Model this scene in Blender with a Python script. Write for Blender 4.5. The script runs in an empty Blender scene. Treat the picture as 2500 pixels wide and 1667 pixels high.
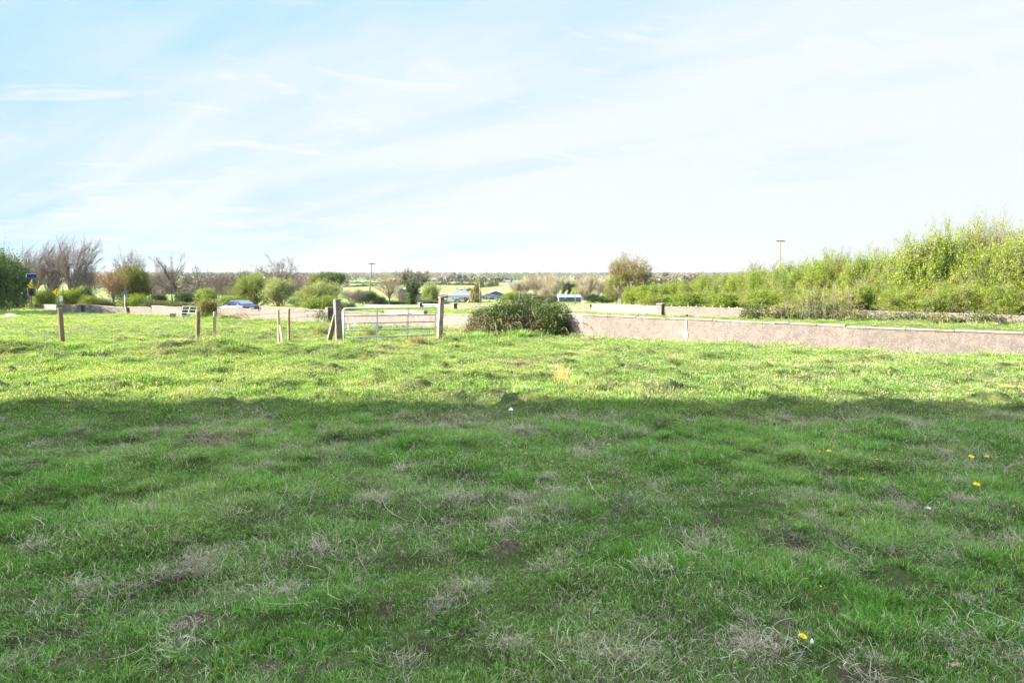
import bpy, math, random
import numpy as np
from mathutils import Vector, Matrix
R = math.radians
sc = bpy.context.scene
COL = sc.collection

# ------------------------------------------------------------------ camera, sky, sun, exposure
EYE = 1.7
F, CX, CY, HZ = 1600.0, 1250.0, 833.5, 672.0          # focal length and horizon, in pixels of the 2500 px photograph
PITCH = math.atan((CY - HZ) / F)
cam_d = bpy.data.cameras.new("camera"); cam = bpy.data.objects.new("camera", cam_d); COL.objects.link(cam)
cam_d.sensor_width = 36; cam_d.lens = 36 * F / 2500; cam_d.clip_start = 0.05; cam_d.clip_end = 20000
cam.location = (0, 0, EYE); cam.rotation_euler = (math.pi / 2 - PITCH, 0, 0)
sc.camera = cam
SUN_EL = 21.0
sun_d = bpy.data.lights.new("sun", 'SUN'); sun = bpy.data.objects.new("sun", sun_d); COL.objects.link(sun)
sun_d.energy = 5.0; sun_d.angle = R(0.5); sun_d.color = (1.0, 0.90, 0.72)
ddir = Vector((math.cos(R(SUN_EL)), 0.0, -math.sin(R(SUN_EL))))      # light travels from the left to the right
sun.rotation_euler = ddir.to_track_quat('-Z', 'Y').to_euler(); sun.location = (-30, 0, 40)
sc.view_settings.view_transform = 'Standard'; sc.view_settings.look = 'None'
sc.view_settings.exposure = 3.0; sc.view_settings.gamma = 1.0
sc.render.resolution_x = 1024; sc.render.resolution_y = 682
sc.cycles.max_bounces = 6; sc.cycles.diffuse_bounces = 3; sc.cycles.transmission_bounces = 3
sc.cycles.transparent_max_bounces = 4; sc.cycles.volume_bounces = 0; sc.cycles.caustics_reflective = False; sc.cycles.use_denoising = True; sc.cycles.denoising_prefilter = "ACCURATE"; sc.cycles.denoising_input_passes = "RGB_ALBEDO_NORMAL"; sc.cycles.sample_clamp_direct = 0.5; sc.cycles.sample_clamp_indirect = 0.5

w = bpy.data.worlds.new("World"); sc.world = w; w.use_nodes = True
wn, wl = w.node_tree.nodes, w.node_tree.links
wn.clear()
wo = wn.new('ShaderNodeOutputWorld'); bg = wn.new('ShaderNodeBackground'); bg.inputs[1].default_value = 0.1
sky = wn.new('ShaderNodeTexSky'); sky.sky_type = 'NISHITA'; sky.sun_disc = False
sky.sun_elevation = R(SUN_EL); sky.sun_rotation = R(270); sky.air_density = 1.0; sky.dust_density = 0.6; sky.ozone_density = 1.5
tc = wn.new('ShaderNodeTexCoord'); sep = wn.new('ShaderNodeSeparateXYZ'); wl.new(tc.outputs['Generated'], sep.inputs[0])
def wmath(op, a, b=None, c=None):
    n = wn.new('ShaderNodeMath'); n.operation = op
    for i, v in enumerate((a, b, c)):
        if v is None: continue
        if isinstance(v, (int, float)): n.inputs[i].default_value = v
        else: wl.new(v, n.inputs[i])
    return n.outputs[0]
zc = wmath('ADD', wmath('MAXIMUM', sep.outputs[2], 0.0), 0.16)
cxv = wmath('DIVIDE', sep.outputs[0], zc); cyv = wmath('DIVIDE', sep.outputs[1], zc)
comb = wn.new('ShaderNodeCombineXYZ'); wl.new(cxv, comb.inputs[0]); wl.new(cyv, comb.inputs[1])
def wnoise(rot, scale, nscale, detail, rough, dist):
    m0 = wn.new('ShaderNodeMapping'); m0.inputs['Rotation'].default_value = (0, 0, rot); wl.new(comb.outputs[0], m0.inputs[0])
    m = wn.new('ShaderNodeMapping'); m.inputs['Scale'].default_value = scale; wl.new(m0.outputs[0], m.inputs[0])
    n = wn.new('ShaderNodeTexNoise'); n.inputs['Scale'].default_value = nscale; n.inputs['Detail'].default_value = detail
    n.inputs['Roughness'].default_value = rough; n.inputs['Distortion'].default_value = dist
    wl.new(m.outputs[0], n.inputs['Vector']); return n.outputs['Fac']
n1 = wnoise(R(32), (0.42, 1.5, 1), 1.15, 7, 0.52, 0.5)     # long cirrus bands
n2 = wnoise(R(36), (0.7, 3.0, 1), 3.0, 6, 0.6, 0.6)       # fine streaks
n3 = wnoise(R(-20), (0.8, 2.2, 1), 2.4, 5, 0.55, 0.9)       # separate wisps
lr = wmath('MULTIPLY_ADD', cxv, 0.20, 0.04)                 # thinner veil towards the left
ovh = wn.new('ShaderNodeMapRange'); ovh.interpolation_type = 'SMOOTHSTEP'; wl.new(sep.outputs[2], ovh.inputs[0])      # added: veil closed above the frame, whitening the light on the shaded grass
for i_, v_ in enumerate((0.42, 0.66, 0.0, 2.4)): ovh.inputs[i_ + 1].default_value = v_
elv = wmath('ADD', wmath('MULTIPLY_ADD', sep.outputs[2], -1.75, 1.05), ovh.outputs[0])
cl = wmath('ADD', wmath('ADD', wmath('MULTIPLY', wmath('SUBTRACT', n1, 0.5), 1.8), wmath('MULTIPLY', wmath('SUBTRACT', n2, 0.5), 0.35)), wmath('ADD', lr, elv))
wsp = wmath('MULTIPLY', wmath('MAXIMUM', wmath('SUBTRACT', n3, 0.57), 0.0), 3.5)
cl = wmath('ADD', cl, wmath('MINIMUM', wsp, 0.6))
mr = wn.new('ShaderNodeMapRange'); mr.interpolation_type = 'SMOOTHSTEP'; wl.new(cl, mr.inputs[0])
mr.inputs[1].default_value = -0.25; mr.inputs[2].default_value = 1.05; mr.inputs[3].default_value = 0.10; mr.inputs[4].default_value = 1.0
mx = wn.new('ShaderNodeMix'); mx.data_type = 'RGBA'
vm = wn.new('ShaderNodeVectorMath'); vm.operation = 'MINIMUM'; wl.new(sky.outputs[0], vm.inputs[0]); vm.inputs[1].default_value = (0.50, 0.95, 1.30)
wl.new(mr.outputs[0], mx.inputs[0]); wl.new(vm.outputs[0], mx.inputs[6]); mx.inputs[7].default_value = (1.15, 1.22, 1.25, 1)
up_ = wn.new('ShaderNodeMapRange'); up_.interpolation_type = 'SMOOTHSTEP'; wl.new(sep.outputs[2], up_.inputs[0])      # sky above the frame brightened, added fill for the shaded grass
for i_, v_ in enumerate((0.42, 0.66, 1.0, 3.7)): up_.inputs[i_ + 1].default_value = v_
sc2 = wn.new('ShaderNodeVectorMath'); sc2.operation = 'SCALE'; tint = wn.new('ShaderNodeMix'); tint.data_type = 'RGBA'; tint.blend_type = 'MULTIPLY'; wl.new(ovh.outputs[0], tint.inputs[0]); wl.new(mx.outputs[2], tint.inputs[6]); tint.inputs[7].default_value = (0.86, 1.0, 1.10, 1); wl.new(tint.outputs[2], sc2.inputs[0]); wl.new(up_.outputs[0], sc2.inputs['Scale'])
wl.new(sc2.outputs[0], bg.inputs[0]); wl.new(bg.outputs[0], wo.inputs[0])

# ------------------------------------------------------------------ noise, terrain, pixel helpers
_rs = np.random.RandomState(7)
_tab = _rs.rand(64, 256, 256)
def vn(x, y, s=0):
    t = _tab[s % 64]
    xi = np.floor(x).astype(int); yi = np.floor(y).astype(int)
    fx = x - xi; fy = y - yi; fx = fx * fx * (3 - 2 * fx); fy = fy * fy * (3 - 2 * fy)
    a = t[xi & 255, yi & 255]; b = t[(xi + 1) & 255, yi & 255]; c = t[xi & 255, (yi + 1) & 255]; d = t[(xi + 1) & 255, (yi + 1) & 255]
    return (a * (1 - fx) + b * fx) * (1 - fy) + (c * (1 - fx) + d * fx) * fy
def fbm(x, y, s=0, o=4):
    v = 0; a = 0.5; t = 0
    for i in range(o):
        v = v + a * vn(x * 2 ** i + i * 17.3, y * 2 ** i + i * 9.1, s + i); t += a; a *= 0.5
    return v / t
def sstep(a, b, x):
    t = np.clip((x - a) / (b - a), 0, 1); return t * t * (3 - 2 * t)
PY = np.array([-80, 0, 80, 144, 200, 300, 400, 600, 900, 1300, 2000, 3500, 6000, 9500.])
PZ = np.array([0.0, 0, -2.0, -4.7, -7.2, -10.7, -9.9, -11.2, -10.9, -9.9, -8.5, 2.5, 14, 14.])
def sdist(x, y):                       # distance beyond the line of the near roadside wall
    return 0.6 * (x - 13.0) + 0.8 * (y - 16.7)
def G0(x, y):
    x = np.asarray(x, float); y = np.asarray(y, float)
    z = np.interp(y, PY, PZ)
    s = sdist(x, y)
    z = z - 0.09 * sstep(-1.6, -.4, s) * (1 - sstep(.3, 1.5, s)) * sstep(1, 5, x)
    z = z - 0.5 * sstep(3, 6, s) * (1 - sstep(12.5, 15.5, s)) * (1 - sstep(95, 130, y))
    z = z + sstep(500, 1500, y) * (fbm(x / 900.0 + 5, y / 900.0, 3, 3) - 0.5) * 5
    return z
# bare earth patches: px, py, radius in px, height (m) of the little mound (negative: hoof hollow)
MUD = [(480,1572,60,.07),(64,1588,62,-.05),(275,1346,48,.03),(431,1382,22,-.04),(500,1400,40,.05),(585,1425,26,.03),(205,1435,22,.02),
       (385,1445,36,.03),(735,1440,34,.05),(720,1375,28,.03),(1240,1365,42,.06),(1215,1425,20,.05),(1390,1365,20,.02),(860,1495,34,-.03),(650,1640,55,.04),
       (770,1650,50,.04),(960,1545,30,-.03),(1980,1290,40,.05),(2055,1305,36,.03),(2365,1325,30,-.04),(1960,1240,36,.05),(2165,1250,46,.06),
       (1870,1230,40,.05),(1265,1083,26,.05),(1500,1072,18,.03),(1320,1185,36,.04),(920,1245,30,.04),(1145,1130,26,.03),(1940,1490,30,.03),
       (140,1055,34,.04),(205,1058,16,-.03),(60,1070,30,-.03),(645,1035,20,.03),(1105,1270,20,.03),(1325,1265,20,.03),(1860,1600,60,.03),(2440,1420,40,.02),
       (400,860,28,.02),(497,939,12,.04),(198,997,12,.05),(645,962,12,.03),(1210,978,16,.05),(1455,966,16,.04),(2100,922,18,.05),(920,855,60,-.03),(1440,838,22,.04),(1490,850,20,.04),
       (2345,921,22,.02),(1800,905,14,.03),(2230,1235,24,.05),(700,1500,30,.03),(1500,1480,30,.02),(1640,1380,24,.03),(1740,1180,26,.03),(1560,1420,20,-.03),(2290,1560,30,.02),(1250,1590,40,.02)]
def ray(px, py):
    u = (px - CX) / F; v = -(py - CY) / F
    c, s = math.cos(PITCH), math.sin(PITCH)
    return np.array([u, c + v * s, v * c - s])
def at(px, py, Y):
    d = ray(px, py); return Vector((d[0] / d[1] * Y, Y, EYE + d[2] / d[1] * Y))
def gp(px, py):                        # where the ray through a pixel meets the near ground
    d = ray(px, py); lo, hi = 0.5, 400.0
    sx, sz = d[0] / d[1], d[2] / d[1]
    Y = 1.0
    while Y < 400:
        if EYE + sz * Y < float(np.interp(Y, PY, PZ)): break
        Y *= 1.02
    lo, hi = Y / 1.02, Y
    for _ in range(20):
        m = (lo + hi) / 2
        if EYE + sz * m < float(np.interp(m, PY, PZ)): hi = m
        else: lo = m
    return sx * lo, lo
_mr = random.Random(11)
for _ in range(190):                       # small hoof marks and clods all over the field
    _py = 862 + 790 * _mr.random() ** 1.5; MUD.append((_mr.uniform(-60, 2560), _py, _mr.uniform(11, 28) * (0.35 + (_py - 860) / 800), _mr.choice([-.035, .03, .05])))
MUDW = []
for (px, py, r, h) in MUD:
    x, y = gp(px, py); MUDW.append((x, y, r * y / F, h))
def mudmask(x, y, grow=0.0):
    m = np.zeros(np.shape(x))
    for (a, b, r, h) in MUDW:
        d2 = ((x - a) / (r + grow)) ** 2 + ((y - b) / (r * 0.9 + grow)) ** 2
        m = np.maximum(m, np.exp(-d2 * 1.3))
    n = fbm(x * 1.3, y * 1.3, 11, 3) * 0.6 + 0.4 * fbm(x * 6, y * 6, 14, 2)
    m = np.maximum(m, sstep(0.665, 0.76, n) * (y < 60))
    return m * (0.75 + 0.5 * fbm(x * 9, y * 9, 21, 2))
def BUMP(x, y):
    s = sdist(x, y)
    near = (1 - sstep(45, 80, y)) * (y > -6)
    rd = 1 - sstep(2, 5, s) * (1 - sstep(13, 16, s))
    a = (fbm(x * 1.15, y * 1.5, 1, 3) - 0.5) * 0.07 + (fbm(x * 0.35, y * 0.35, 5, 2) - 0.5) * 0.08 + (fbm(x * 2.6, y * 3.6, 8, 2) - 0.5) * 0.15
    lump = sstep(0.58, 0.76, fbm(x * 2.2, y * 3.0, 30, 2)) * 0.07
    lump = lump + sstep(0.56, 0.70, fbm(x * 4.0, y * 5.0, 34, 2)) * 0.055
    # a low worn bank in front of the wire fence
    cy_ = 17.3 + 0.03 * x + (fbm(x * 0.5, y * 0 + 3.0, 40, 2) - 0.5) * 1.2
    bank = np.exp(-((y - cy_) / 0.75) ** 2) * 0.30 * (1 - sstep(-6.0, -2.5, x)) * (0.35 + 1.3 * vn(x * 0.9, y * 0.9, 44))
    z = (a * (1 + .25 * sstep(7, 12, y)) + lump * (1 + .2 * sstep(7, 12, y)) + bank) * near * rd
    for (p, q, r, h) in MUDW:
        d2 = ((x - p) / (r * 0.8)) ** 2 + ((y - q) / (r * 0.7)) ** 2
        z = z + h * np.exp(-d2) * (0.8 + 0.5 * (fbm(x * 14, y * 14, 50, 2) - 0.5) * 2)
    return z
def G(x, y):
    return G0(x, y) + BUMP(np.asarray(x, float), np.asarray(y, float))
def gz(x, y): return float(G(np.array([x]), np.array([y]))[0])

# ------------------------------------------------------------------ mesh helpers
def tag(o, label=None, cat=None, group=None, kind=None):
    if label: o['label'] = label
    if cat: o['category'] = cat
    if group: o['group'] = group
    if kind: o['kind'] = kind
    return o
def link(o, parent=None):
    COL.objects.link(o)
    if parent is not None: o.parent = parent
    return o
def empty(name, loc, rz=0.0, label=None, cat=None, group=None):
    o = bpy.data.objects.new(name, None); o.location = loc; o.rotation_euler = (0, 0, rz); o.empty_display_size = 0.3
    link(o); return tag(o, label, cat, group)
def np_mesh(name, V, FQ=None, FT=None, mats=(), attrs=None, smooth=False):
    """V (n,3); FQ (m,4) quads; FT (k,3) triangles; attrs name->(n,) floats on points"""
    me = bpy.data.meshes.new(name)
    V = np.asarray(V, np.float32); me.vertices.add(len(V)); me.vertices.foreach_set('co', V.ravel())
    idx = []; tot = []
    if FQ is not None and len(FQ): idx.append(np.asarray(FQ, np.int32).ravel()); tot.append(np.full(len(FQ), 4))
    if FT is not None and len(FT): idx.append(np.asarray(FT, np.int32).ravel()); tot.append(np.full(len(FT), 3))
    idx = np.concatenate(idx); tot = np.concatenate(tot).astype(np.int32)
    me.loops.add(len(idx)); me.loops.foreach_set('vertex_index', idx)
    me.polygons.add(len(tot)); st = np.concatenate([[0], np.cumsum(tot)[:-1]]).astype(np.int32)
    me.polygons.foreach_set('loop_start', st)
    try: me.polygons.foreach_set('loop_total', tot)
    except Exception: pass
    if smooth: me.polygons.foreach_set('use_smooth', np.ones(len(tot), bool))
    for m in mats: me.materials.append(m)
    if attrs:
        for k, a in attrs.items():
            a = np.asarray(a, np.float32)
            if a.ndim == 1:
                at_ = me.attributes.new(k, 'FLOAT', 'POINT'); at_.data.foreach_set('value', a)
            else:
                at_ = me.attributes.new(k, 'FLOAT_COLOR', 'POINT'); at_.data.foreach_set('color', a.ravel())
    me.update(calc_edges=True); me.validate(); return me
class MB:
    def __init__(s): s.V = []; s.Fc = []; s.n = 0
    def add(s, v, f):
        s.V.extend([tuple(p) for p in v]); s.Fc.extend([tuple(i + s.n for i in q) for q in f]); s.n += len(v)
    def box(s, c, d, M=None, taper=1.0):
        x, y, z = d[0] / 2, d[1] / 2, d[2] / 2; v = []
        for k in (-1, 1):
            t = taper if k > 0 else 1.0
            for (a, b) in ((-1, -1), (1, -1), (1, 1), (-1, 1)): v.append(Vector((a * x * t, b * y * t, k * z)))
        if M is not None: v = [M @ p for p in v]
        c = Vector(c); v = [p + c for p in v]
        s.add(v, [(3, 2, 1, 0), (4, 5, 6, 7), (0, 1, 5, 4), (1, 2, 6, 5), (2, 3, 7, 6), (3, 0, 4, 7)])
    def poly(s, v): s.add(v, [tuple(range(len(v)))])
    def prism(s, pts, off):                    # pts: closed outline, off: extrusion vector
        n = len(pts); pts = [Vector(p) for p in pts]; off = Vector(off)
        s.add(pts + [p + off for p in pts], [tuple(reversed(range(n))), tuple(range(n, 2 * n))] + [(i, (i + 1) % n, n + (i + 1) % n, n + i) for i in range(n)])
    def tube(s, P, r, k=8, caps=True):
        P = [Vector(p) for p in P]; rr = r if isinstance(r, (list, tuple)) else [r] * len(P)
        v = []; up = None
        for i, p in enumerate(P):
            d = (P[min(i + 1, len(P) - 1)] - P[max(i - 1, 0)]).normalized()
            a = Vector((0, 0, 1)) if abs(d.z) < 0.9 else Vector((1, 0, 0))
            if up is None: up = a
            e1 = d.cross(up)
            if e1.length < 1e-4: e1 = d.cross(Vector((0.3, 1, 0.2)))
            e1.normalize(); e2 = d.cross(e1)
            for j in range(k):
                t = 2 * math.pi * j / k; v.append(p + (e1 * math.cos(t) + e2 * math.sin(t)) * rr[i])
        f = []
        for i in range(len(P) - 1):
            for j in range(k): f.append((i * k + j, i * k + (j + 1) % k, (i + 1) * k + (j + 1) % k, (i + 1) * k + j))
        if caps: f.append(tuple(range(k))); f.append(tuple((len(P) - 1) * k + j for j in reversed(range(k))))
        s.add(v, f)
    def build(s, name, mat, parent=None, smooth=False, bevel=0.0):
        me = bpy.data.meshes.new(name); me.from_pydata(s.V, [], s.Fc)
        for m in (mat if isinstance(mat, (list, tuple)) else [mat]): me.materials.append(m)
        import bmesh
        bm = bmesh.new(); bm.from_mesh(me); bmesh.ops.recalc_face_normals(bm, faces=bm.faces); bm.to_mesh(me); bm.free()
        if smooth: me.polygons.foreach_set('use_smooth', np.ones(len(me.polygons), bool))
        o = bpy.data.objects.new(name, me); link(o, parent)
        if bevel:
            b = o.modifiers.new('bevel', 'BEVEL'); b.width = bevel; b.segments = 2; b.limit_method = 'ANGLE'
        return o

# ------------------------------------------------------------------ materials
class NT:
    def __init__(s, name):
        s.m = bpy.data.materials.new(name); s.m.use_nodes = True; s.t = s.m.node_tree; s.N = s.t.nodes; s.L = s.t.links; s.N.clear()
        s.out = s.N.new('ShaderNodeOutputMaterial')
    def n(s, typ, **kw):
        x = s.N.new(typ)
        for k, v in kw.items(): setattr(x, k, v)
        return x
    def put(s, sock, v):
        if isinstance(v, bpy.types.NodeSocket): s.L.new(v, sock)
        elif isinstance(v, (tuple, list)) and sock.type == 'RGBA' and len(v) == 3: sock.default_value = (*v, 1)
        else: sock.default_value = v
    def math(s, op, a, b=0.0, c=None):
        x = s.n('ShaderNodeMath', operation=op); s.put(x.inputs[0], a); s.put(x.inputs[1], b)
        if c is not None: s.put(x.inputs[2], c)
        return x.outputs[0]
    def mix(s, f, a, b, mode='MIX'):
        x = s.n('ShaderNodeMix', data_type='RGBA', blend_type=mode); s.put(x.inputs[0], f); s.put(x.inputs[6], a); s.put(x.inputs[7], b); return x.outputs[2]
    def pos(s): return s.n('ShaderNodeNewGeometry').outputs['Position']
    def noise(s, scale, detail=4, rough=0.55, vec=None, dist=0.0, stretch=None):
        x = s.n('ShaderNodeTexNoise'); x.inputs['Scale'].default_value = scale; x.inputs['Detail'].default_value = detail
        x.inputs['Roughness'].default_value = rough; x.inputs['Distortion'].default_value = dist
        v = vec if vec is not None else s.pos()
        if stretch:
            m = s.n('ShaderNodeMapping'); m.inputs['Scale'].default_value = stretch; s.L.new(v, m.inputs[0]); v = m.outputs[0]
        s.L.new(v, x.inputs['Vector']); return x.outputs['Fac']
    def rng(s, v, a, b, c=0.0, d=1.0):
        x = s.n('ShaderNodeMapRange'); s.put(x.inputs[0], v)
        for i, q in enumerate((a, b, c, d)): x.inputs[i + 1].default_value = q
        return x.outputs[0]
    def attr(s, name):
        return s.n('ShaderNodeAttribute', attribute_name=name)
    def bump(s, h, strength=0.5, dist=0.02):
        x = s.n('ShaderNodeBump'); x.inputs['Strength'].default_value = strength; x.inputs['Distance'].default_value = dist; s.L.new(h, x.inputs['Height']); return x.outputs[0]
    def princ(s, col, rough=0.8, metal=0.0, spec=0.3, normal=None, **kw):
        p = s.n('ShaderNodeBsdfPrincipled'); s.put(p.inputs['Base Color'], col); s.put(p.inputs['Roughness'], rough); p.inputs['Metallic'].default_value = metal
        p.inputs['Specular IOR Level'].default_value = spec
        if normal is not None: s.L.new(normal, p.inputs['Normal'])
        for k, v in kw.items(): p.inputs[k].default_value = v
        s.L.new(p.outputs[0], s.out.inputs[0]); return s.m
def plain(name, col, rough=0.7, metal=0.0, spec=0.3, var=0.15, sc_=8.0, bumpd=0.0):
    t = NT(name); n = t.noise(sc_, 5)
    c = t.mix(t.rng(n, 0.3, 0.7), tuple(v * (1 - var) for v in col), tuple(min(1, v * (1 + var)) for v in col))
    return t.princ(c, rough, metal, spec, t.bump(n, 0.4, bumpd) if bumpd else None)
def leafmat(name, dark, light, warm=None, trans=0.4):
    """leaf colour from each leaf's own tone, drifting slowly over the plant"""
    t = NT(name); a = t.attr('tone').outputs['Fac']
    n = t.noise(0.9, 3)
    f = t.math('ADD', t.math('MULTIPLY', a, 0.6), t.rng(n, 0.3, 0.7, 0.0, 0.4))
    c = t.mix(f, dark, light)
    if warm: c = t.mix(t.rng(t.noise(0.6, 2, vec=None), 0.52, 0.72, 0, 0.75), c, warm)
    d = t.n('ShaderNodeBsdfDiffuse'); t.L.new(c, d.inputs[0]); tr = t.n('ShaderNodeBsdfTranslucent'); t.L.new(t.mix(1.0, c, (1.15, 1.1, 0.6), 'MULTIPLY'), tr.inputs[0])
    gl = t.n('ShaderNodeBsdfGlossy'); gl.inputs['Roughness'].default_value = 0.45; gl.inputs[0].default_value = (1, 1, 1, 1)
    s1 = t.n('ShaderNodeMixShader'); s1.inputs[0].default_value = trans; t.L.new(d.outputs[0], s1.inputs[1]); t.L.new(tr.outputs[0], s1.inputs[2])
    s2 = t.n('ShaderNodeMixShader'); s2.inputs[0].default_value = 0.012; t.L.new(s1.outputs[0], s2.inputs[1]); t.L.new(gl.outputs[0], s2.inputs[2])
    t.L.new(s2.outputs[0], t.out.inputs[0]); return t.m
def barkmat(name, a, b):
    t = NT(name); n = t.noise(3.0, 4); return t.princ(t.mix(t.rng(n, 0.35, 0.65), a, b), 0.9, 0, 0.1)
# ------------------------------------------------------------------ ground
def ground_sheet():
    rows = list(np.arange(-80, -4, 4.0)) + list(np.arange(-4, 1.4, 0.4)); y = 1.5; st = 0.05
    while y < 12: rows.append(y); y += st
    while y < 70: rows.append(y); st *= 1.012; y += st
    while y < 9400: rows.append(y); st *= 1.028; y += st
    ys = np.array(rows); u = np.linspace(-1, 1, 521)
    cu = 0.35 * u + 0.65 * u ** 5
    wy = 32 + 1.3 * np.maximum(ys, 0)
    X = wy[:, None] * cu[None, :]; Y = np.repeat(ys[:, None], len(u), 1)
    Z = G(X, Y); n, m = X.shape
    V = np.stack([X, Y, Z], -1).reshape(-1, 3)
    i = np.arange(n - 1)[:, None] * m + np.arange(m - 1)[None, :]
    FQ = np.stack([i, i + 1, i + 1 + m, i + m], -1).reshape(-1, 4)
    x, y_ = V[:, 0], V[:, 1]
    mud = mudmask(x, y_) * (y_ < 75)
    # colours of the far fields, one per field, with slanting boundaries
    xs = x + 0.25 * y_; a = np.floor(xs / (90 + 0.11 * y_)); b = np.floor(np.log(np.maximum(y_, 1)) * 5.2 + x / (y_ + 50.0) * 0.6)
    h = _tab[60][(a.astype(int) * 7) & 255, (b.astype(int) * 13) & 255]
    green = np.stack([0.10 + 0.03 * h, 0.12 + 0.025 * h, 0.037 + 0.015 * h], 1)
    lush = np.array([0.068, 0.124, 0.032]); pale = np.array([0.155, 0.15, 0.07]); plough = np.array([0.22, 0.16, 0.125])
    c = green.copy(); c[h < 0.22] = lush; c[h > 0.74] = pale
    pxx = 1250 + x / np.maximum(y_, 1) * F
    c[(y_ > 345) & (y_ < 430) & (pxx > 1040) & (pxx < 1700)] = plough
    c[(y_ > 430) & (y_ < 1100) & (pxx > 980) & (pxx < 1260)] = np.array([0.12, 0.136, 0.048])
    c[(y_ > 1500) & (y_ < 2300) & (pxx > 830) & (pxx < 930)] = lush
    c[(y_ < 330)] = np.array([0.10, 0.132, 0.032])
    s = sdist(x, y_)
    verge = np.clip(1 - np.abs(s - 2) / 2.5, 0, 1) * (y_ < 70)
    me = np_mesh('ground', V, FQ, None, attrs={'mud': mud, 'fieldcol': np.concatenate([c, np.ones((len(c), 1))], 1)}, smooth=True)
    o = bpy.data.objects.new('ground', me); link(o); tag(o, kind='structure')
    t = NT('ground')
    md = t.attr('mud').outputs['Fac']; fc = t.attr('fieldcol').outputs['Color']
    n1_ = t.noise(0.35, 4); n2_ = t.noise(9, 5); n3_ = t.noise(45, 4, 0.7)
    soil = t.mix(t.rng(n3_, 0.3, 0.7), (0.014, 0.010, 0.008), (0.10, 0.072, 0.052))
    thatch = t.mix(t.rng(n3_, 0.35, 0.65), (0.012, 0.013, 0.006), (0.075, 0.062, 0.03))
    sepn = t.n('ShaderNodeSeparateXYZ'); t.L.new(t.pos(), sepn.inputs[0])
    far = t.rng(sepn.outputs[1], 22, 60)
    fcol = t.mix(t.rng(n1_, 0.3, 0.7, 0, 0.45), fc, (0.17, 0.165, 0.065)); fcol = t.mix(t.rng(t.noise(0.05, 3), 0.4, 0.7, 0, 0.35), fcol, (0.12, 0.16, 0.045))
    base = t.mix(far, t.mix(0.3, thatch, (0.06, 0.11, 0.025)), fcol)
    col = t.mix(t.rng(t.math('ADD', md, t.rng(n2_, 0.3, 0.7, -0.2, 0.2)), 0.3, 0.6), base, soil)
    h_ = t.math('ADD', n2_, t.math('MULTIPLY', n3_, 0.5))
    t.princ(col, 0.95, 0, 0.1, t.bump(h_, 0.8, 0.03)); me.materials.append(t.m)
ground_sheet()

def road_sheet():
    # asphalt lane sunk between the two roadside walls
    d = np.array([-0.8, 0.6]); nrm = np.array([0.6, 0.8]); p0 = np.array([13.0, 16.7]); V = []; us = np.arange(-60, 125, 1.5); ss = np.linspace(6.2, 12.4, 9)
    for u_ in us:
        for s_ in ss:
            p = p0 + d * u_ + nrm * s_; V.append((p[0], p[1], float(G0(p[0], p[1])) + 0.035 + 0.03 * math.cos((s_ - 9.3) / 3.1 * 1.5)))
    n, m = len(us), len(ss); i = np.arange(n - 1)[:, None] * m + np.arange(m - 1)[None, :]
    FQ = np.stack([i, i + 1, i + 1 + m, i + m], -1).reshape(-1, 4)
    me = np_mesh('road', V, FQ, None, smooth=True); t = NT('asphalt'); n_ = t.noise(30, 4)
    me.materials.append(t.princ(t.mix(t.rng(n_, 0.3, 0.7), (0.045, 0.046, 0.05), (0.09, 0.09, 0.095)), 0.85, 0, 0.2, t.bump(n_, 0.3, 0.01)))
    o = bpy.data.objects.new('road', me); link(o); tag(o, kind='structure')
    for s_ in (6.5, 12.1):                                    # edge lines
        V = []; 
        for u_ in us:
            for e in (-0.06, 0.06):
                p = p0 + d * u_ + nrm * (s_ + e); V.append((p[0], p[1], float(G0(p[0], p[1])) + 0.041 + 0.03 * math.cos((s_ + e - 9.3) / 3.1 * 1.5)))
        i = np.arange(len(us) - 1) * 2; me = np_mesh('road_marking', V, np.stack([i, i + 1, i + 3, i + 2], 1)); me.materials.append(PAINTY)
        q = bpy.data.objects.new('road_marking', me); link(q, o)
PAINTY = plain('yellow_road_paint', (0.55, 0.38, 0.05), 0.7)
road_sheet()

# ------------------------------------------------------------------ grass
def grassmat(name, root, dark, light, yel, trans=0.45, dry=None, df=(.96, .82)):
    t = NT(name); tone = t.attr('tone').outputs['Fac']; hg = t.attr('hgt').outputs['Fac']
    oi = t.n('ShaderNodeObjectInfo').outputs['Random']
    f = t.math('ADD', t.math('MULTIPLY', tone, 0.65), t.math('MULTIPLY', oi, 0.35))
    c = t.mix(f, dark, light)
    n = t.noise(0.5, 3); c = t.mix(t.rng(n, 0.45, 0.68, 0, 0.5), c, yel)
    if dry: c = t.mix(t.math('GREATER_THAN', tone, t.rng(t.noise(1.6, 3), .35, .65, *df)), c, dry)
    c = t.mix(t.rng(hg, 0.0, 0.62, 0.92, 0.0), c, root)  # brown blade foot, darkened in the green grasses to paint shade between blades
    d = t.n('ShaderNodeBsdfDiffuse'); t.L.new(c, d.inputs[0]); tr = t.n('ShaderNodeBsdfTranslucent'); t.L.new(t.mix(1.0, c, (1.1, 1.1, 0.6), 'MULTIPLY'), tr.inputs[0])
    gl = t.n('ShaderNodeBsdfGlossy'); gl.inputs['Roughness'].default_value = 0.4
    s1 = t.n('ShaderNodeMixShader'); s1.inputs[0].default_value = trans; t.L.new(d.outputs[0], s1.inputs[1]); t.L.new(tr.outputs[0], s1.inputs[2])
    s2 = t.n('ShaderNodeMixShader'); s2.inputs[0].default_value = 0.015; t.L.new(s1.outputs[0], s2.inputs[1]); t.L.new(gl.outputs[0], s2.inputs[2])
    t.L.new(s2.outputs[0], t.out.inputs[0]); return t.m
M_GRASS = grassmat('grass_blade', (0.028, 0.028, 0.011), (0.065, 0.17, 0.026), (0.235, 0.45, 0.095), (0.36, 0.44, 0.17), dry=(0.60, 0.52, 0.38))
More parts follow.
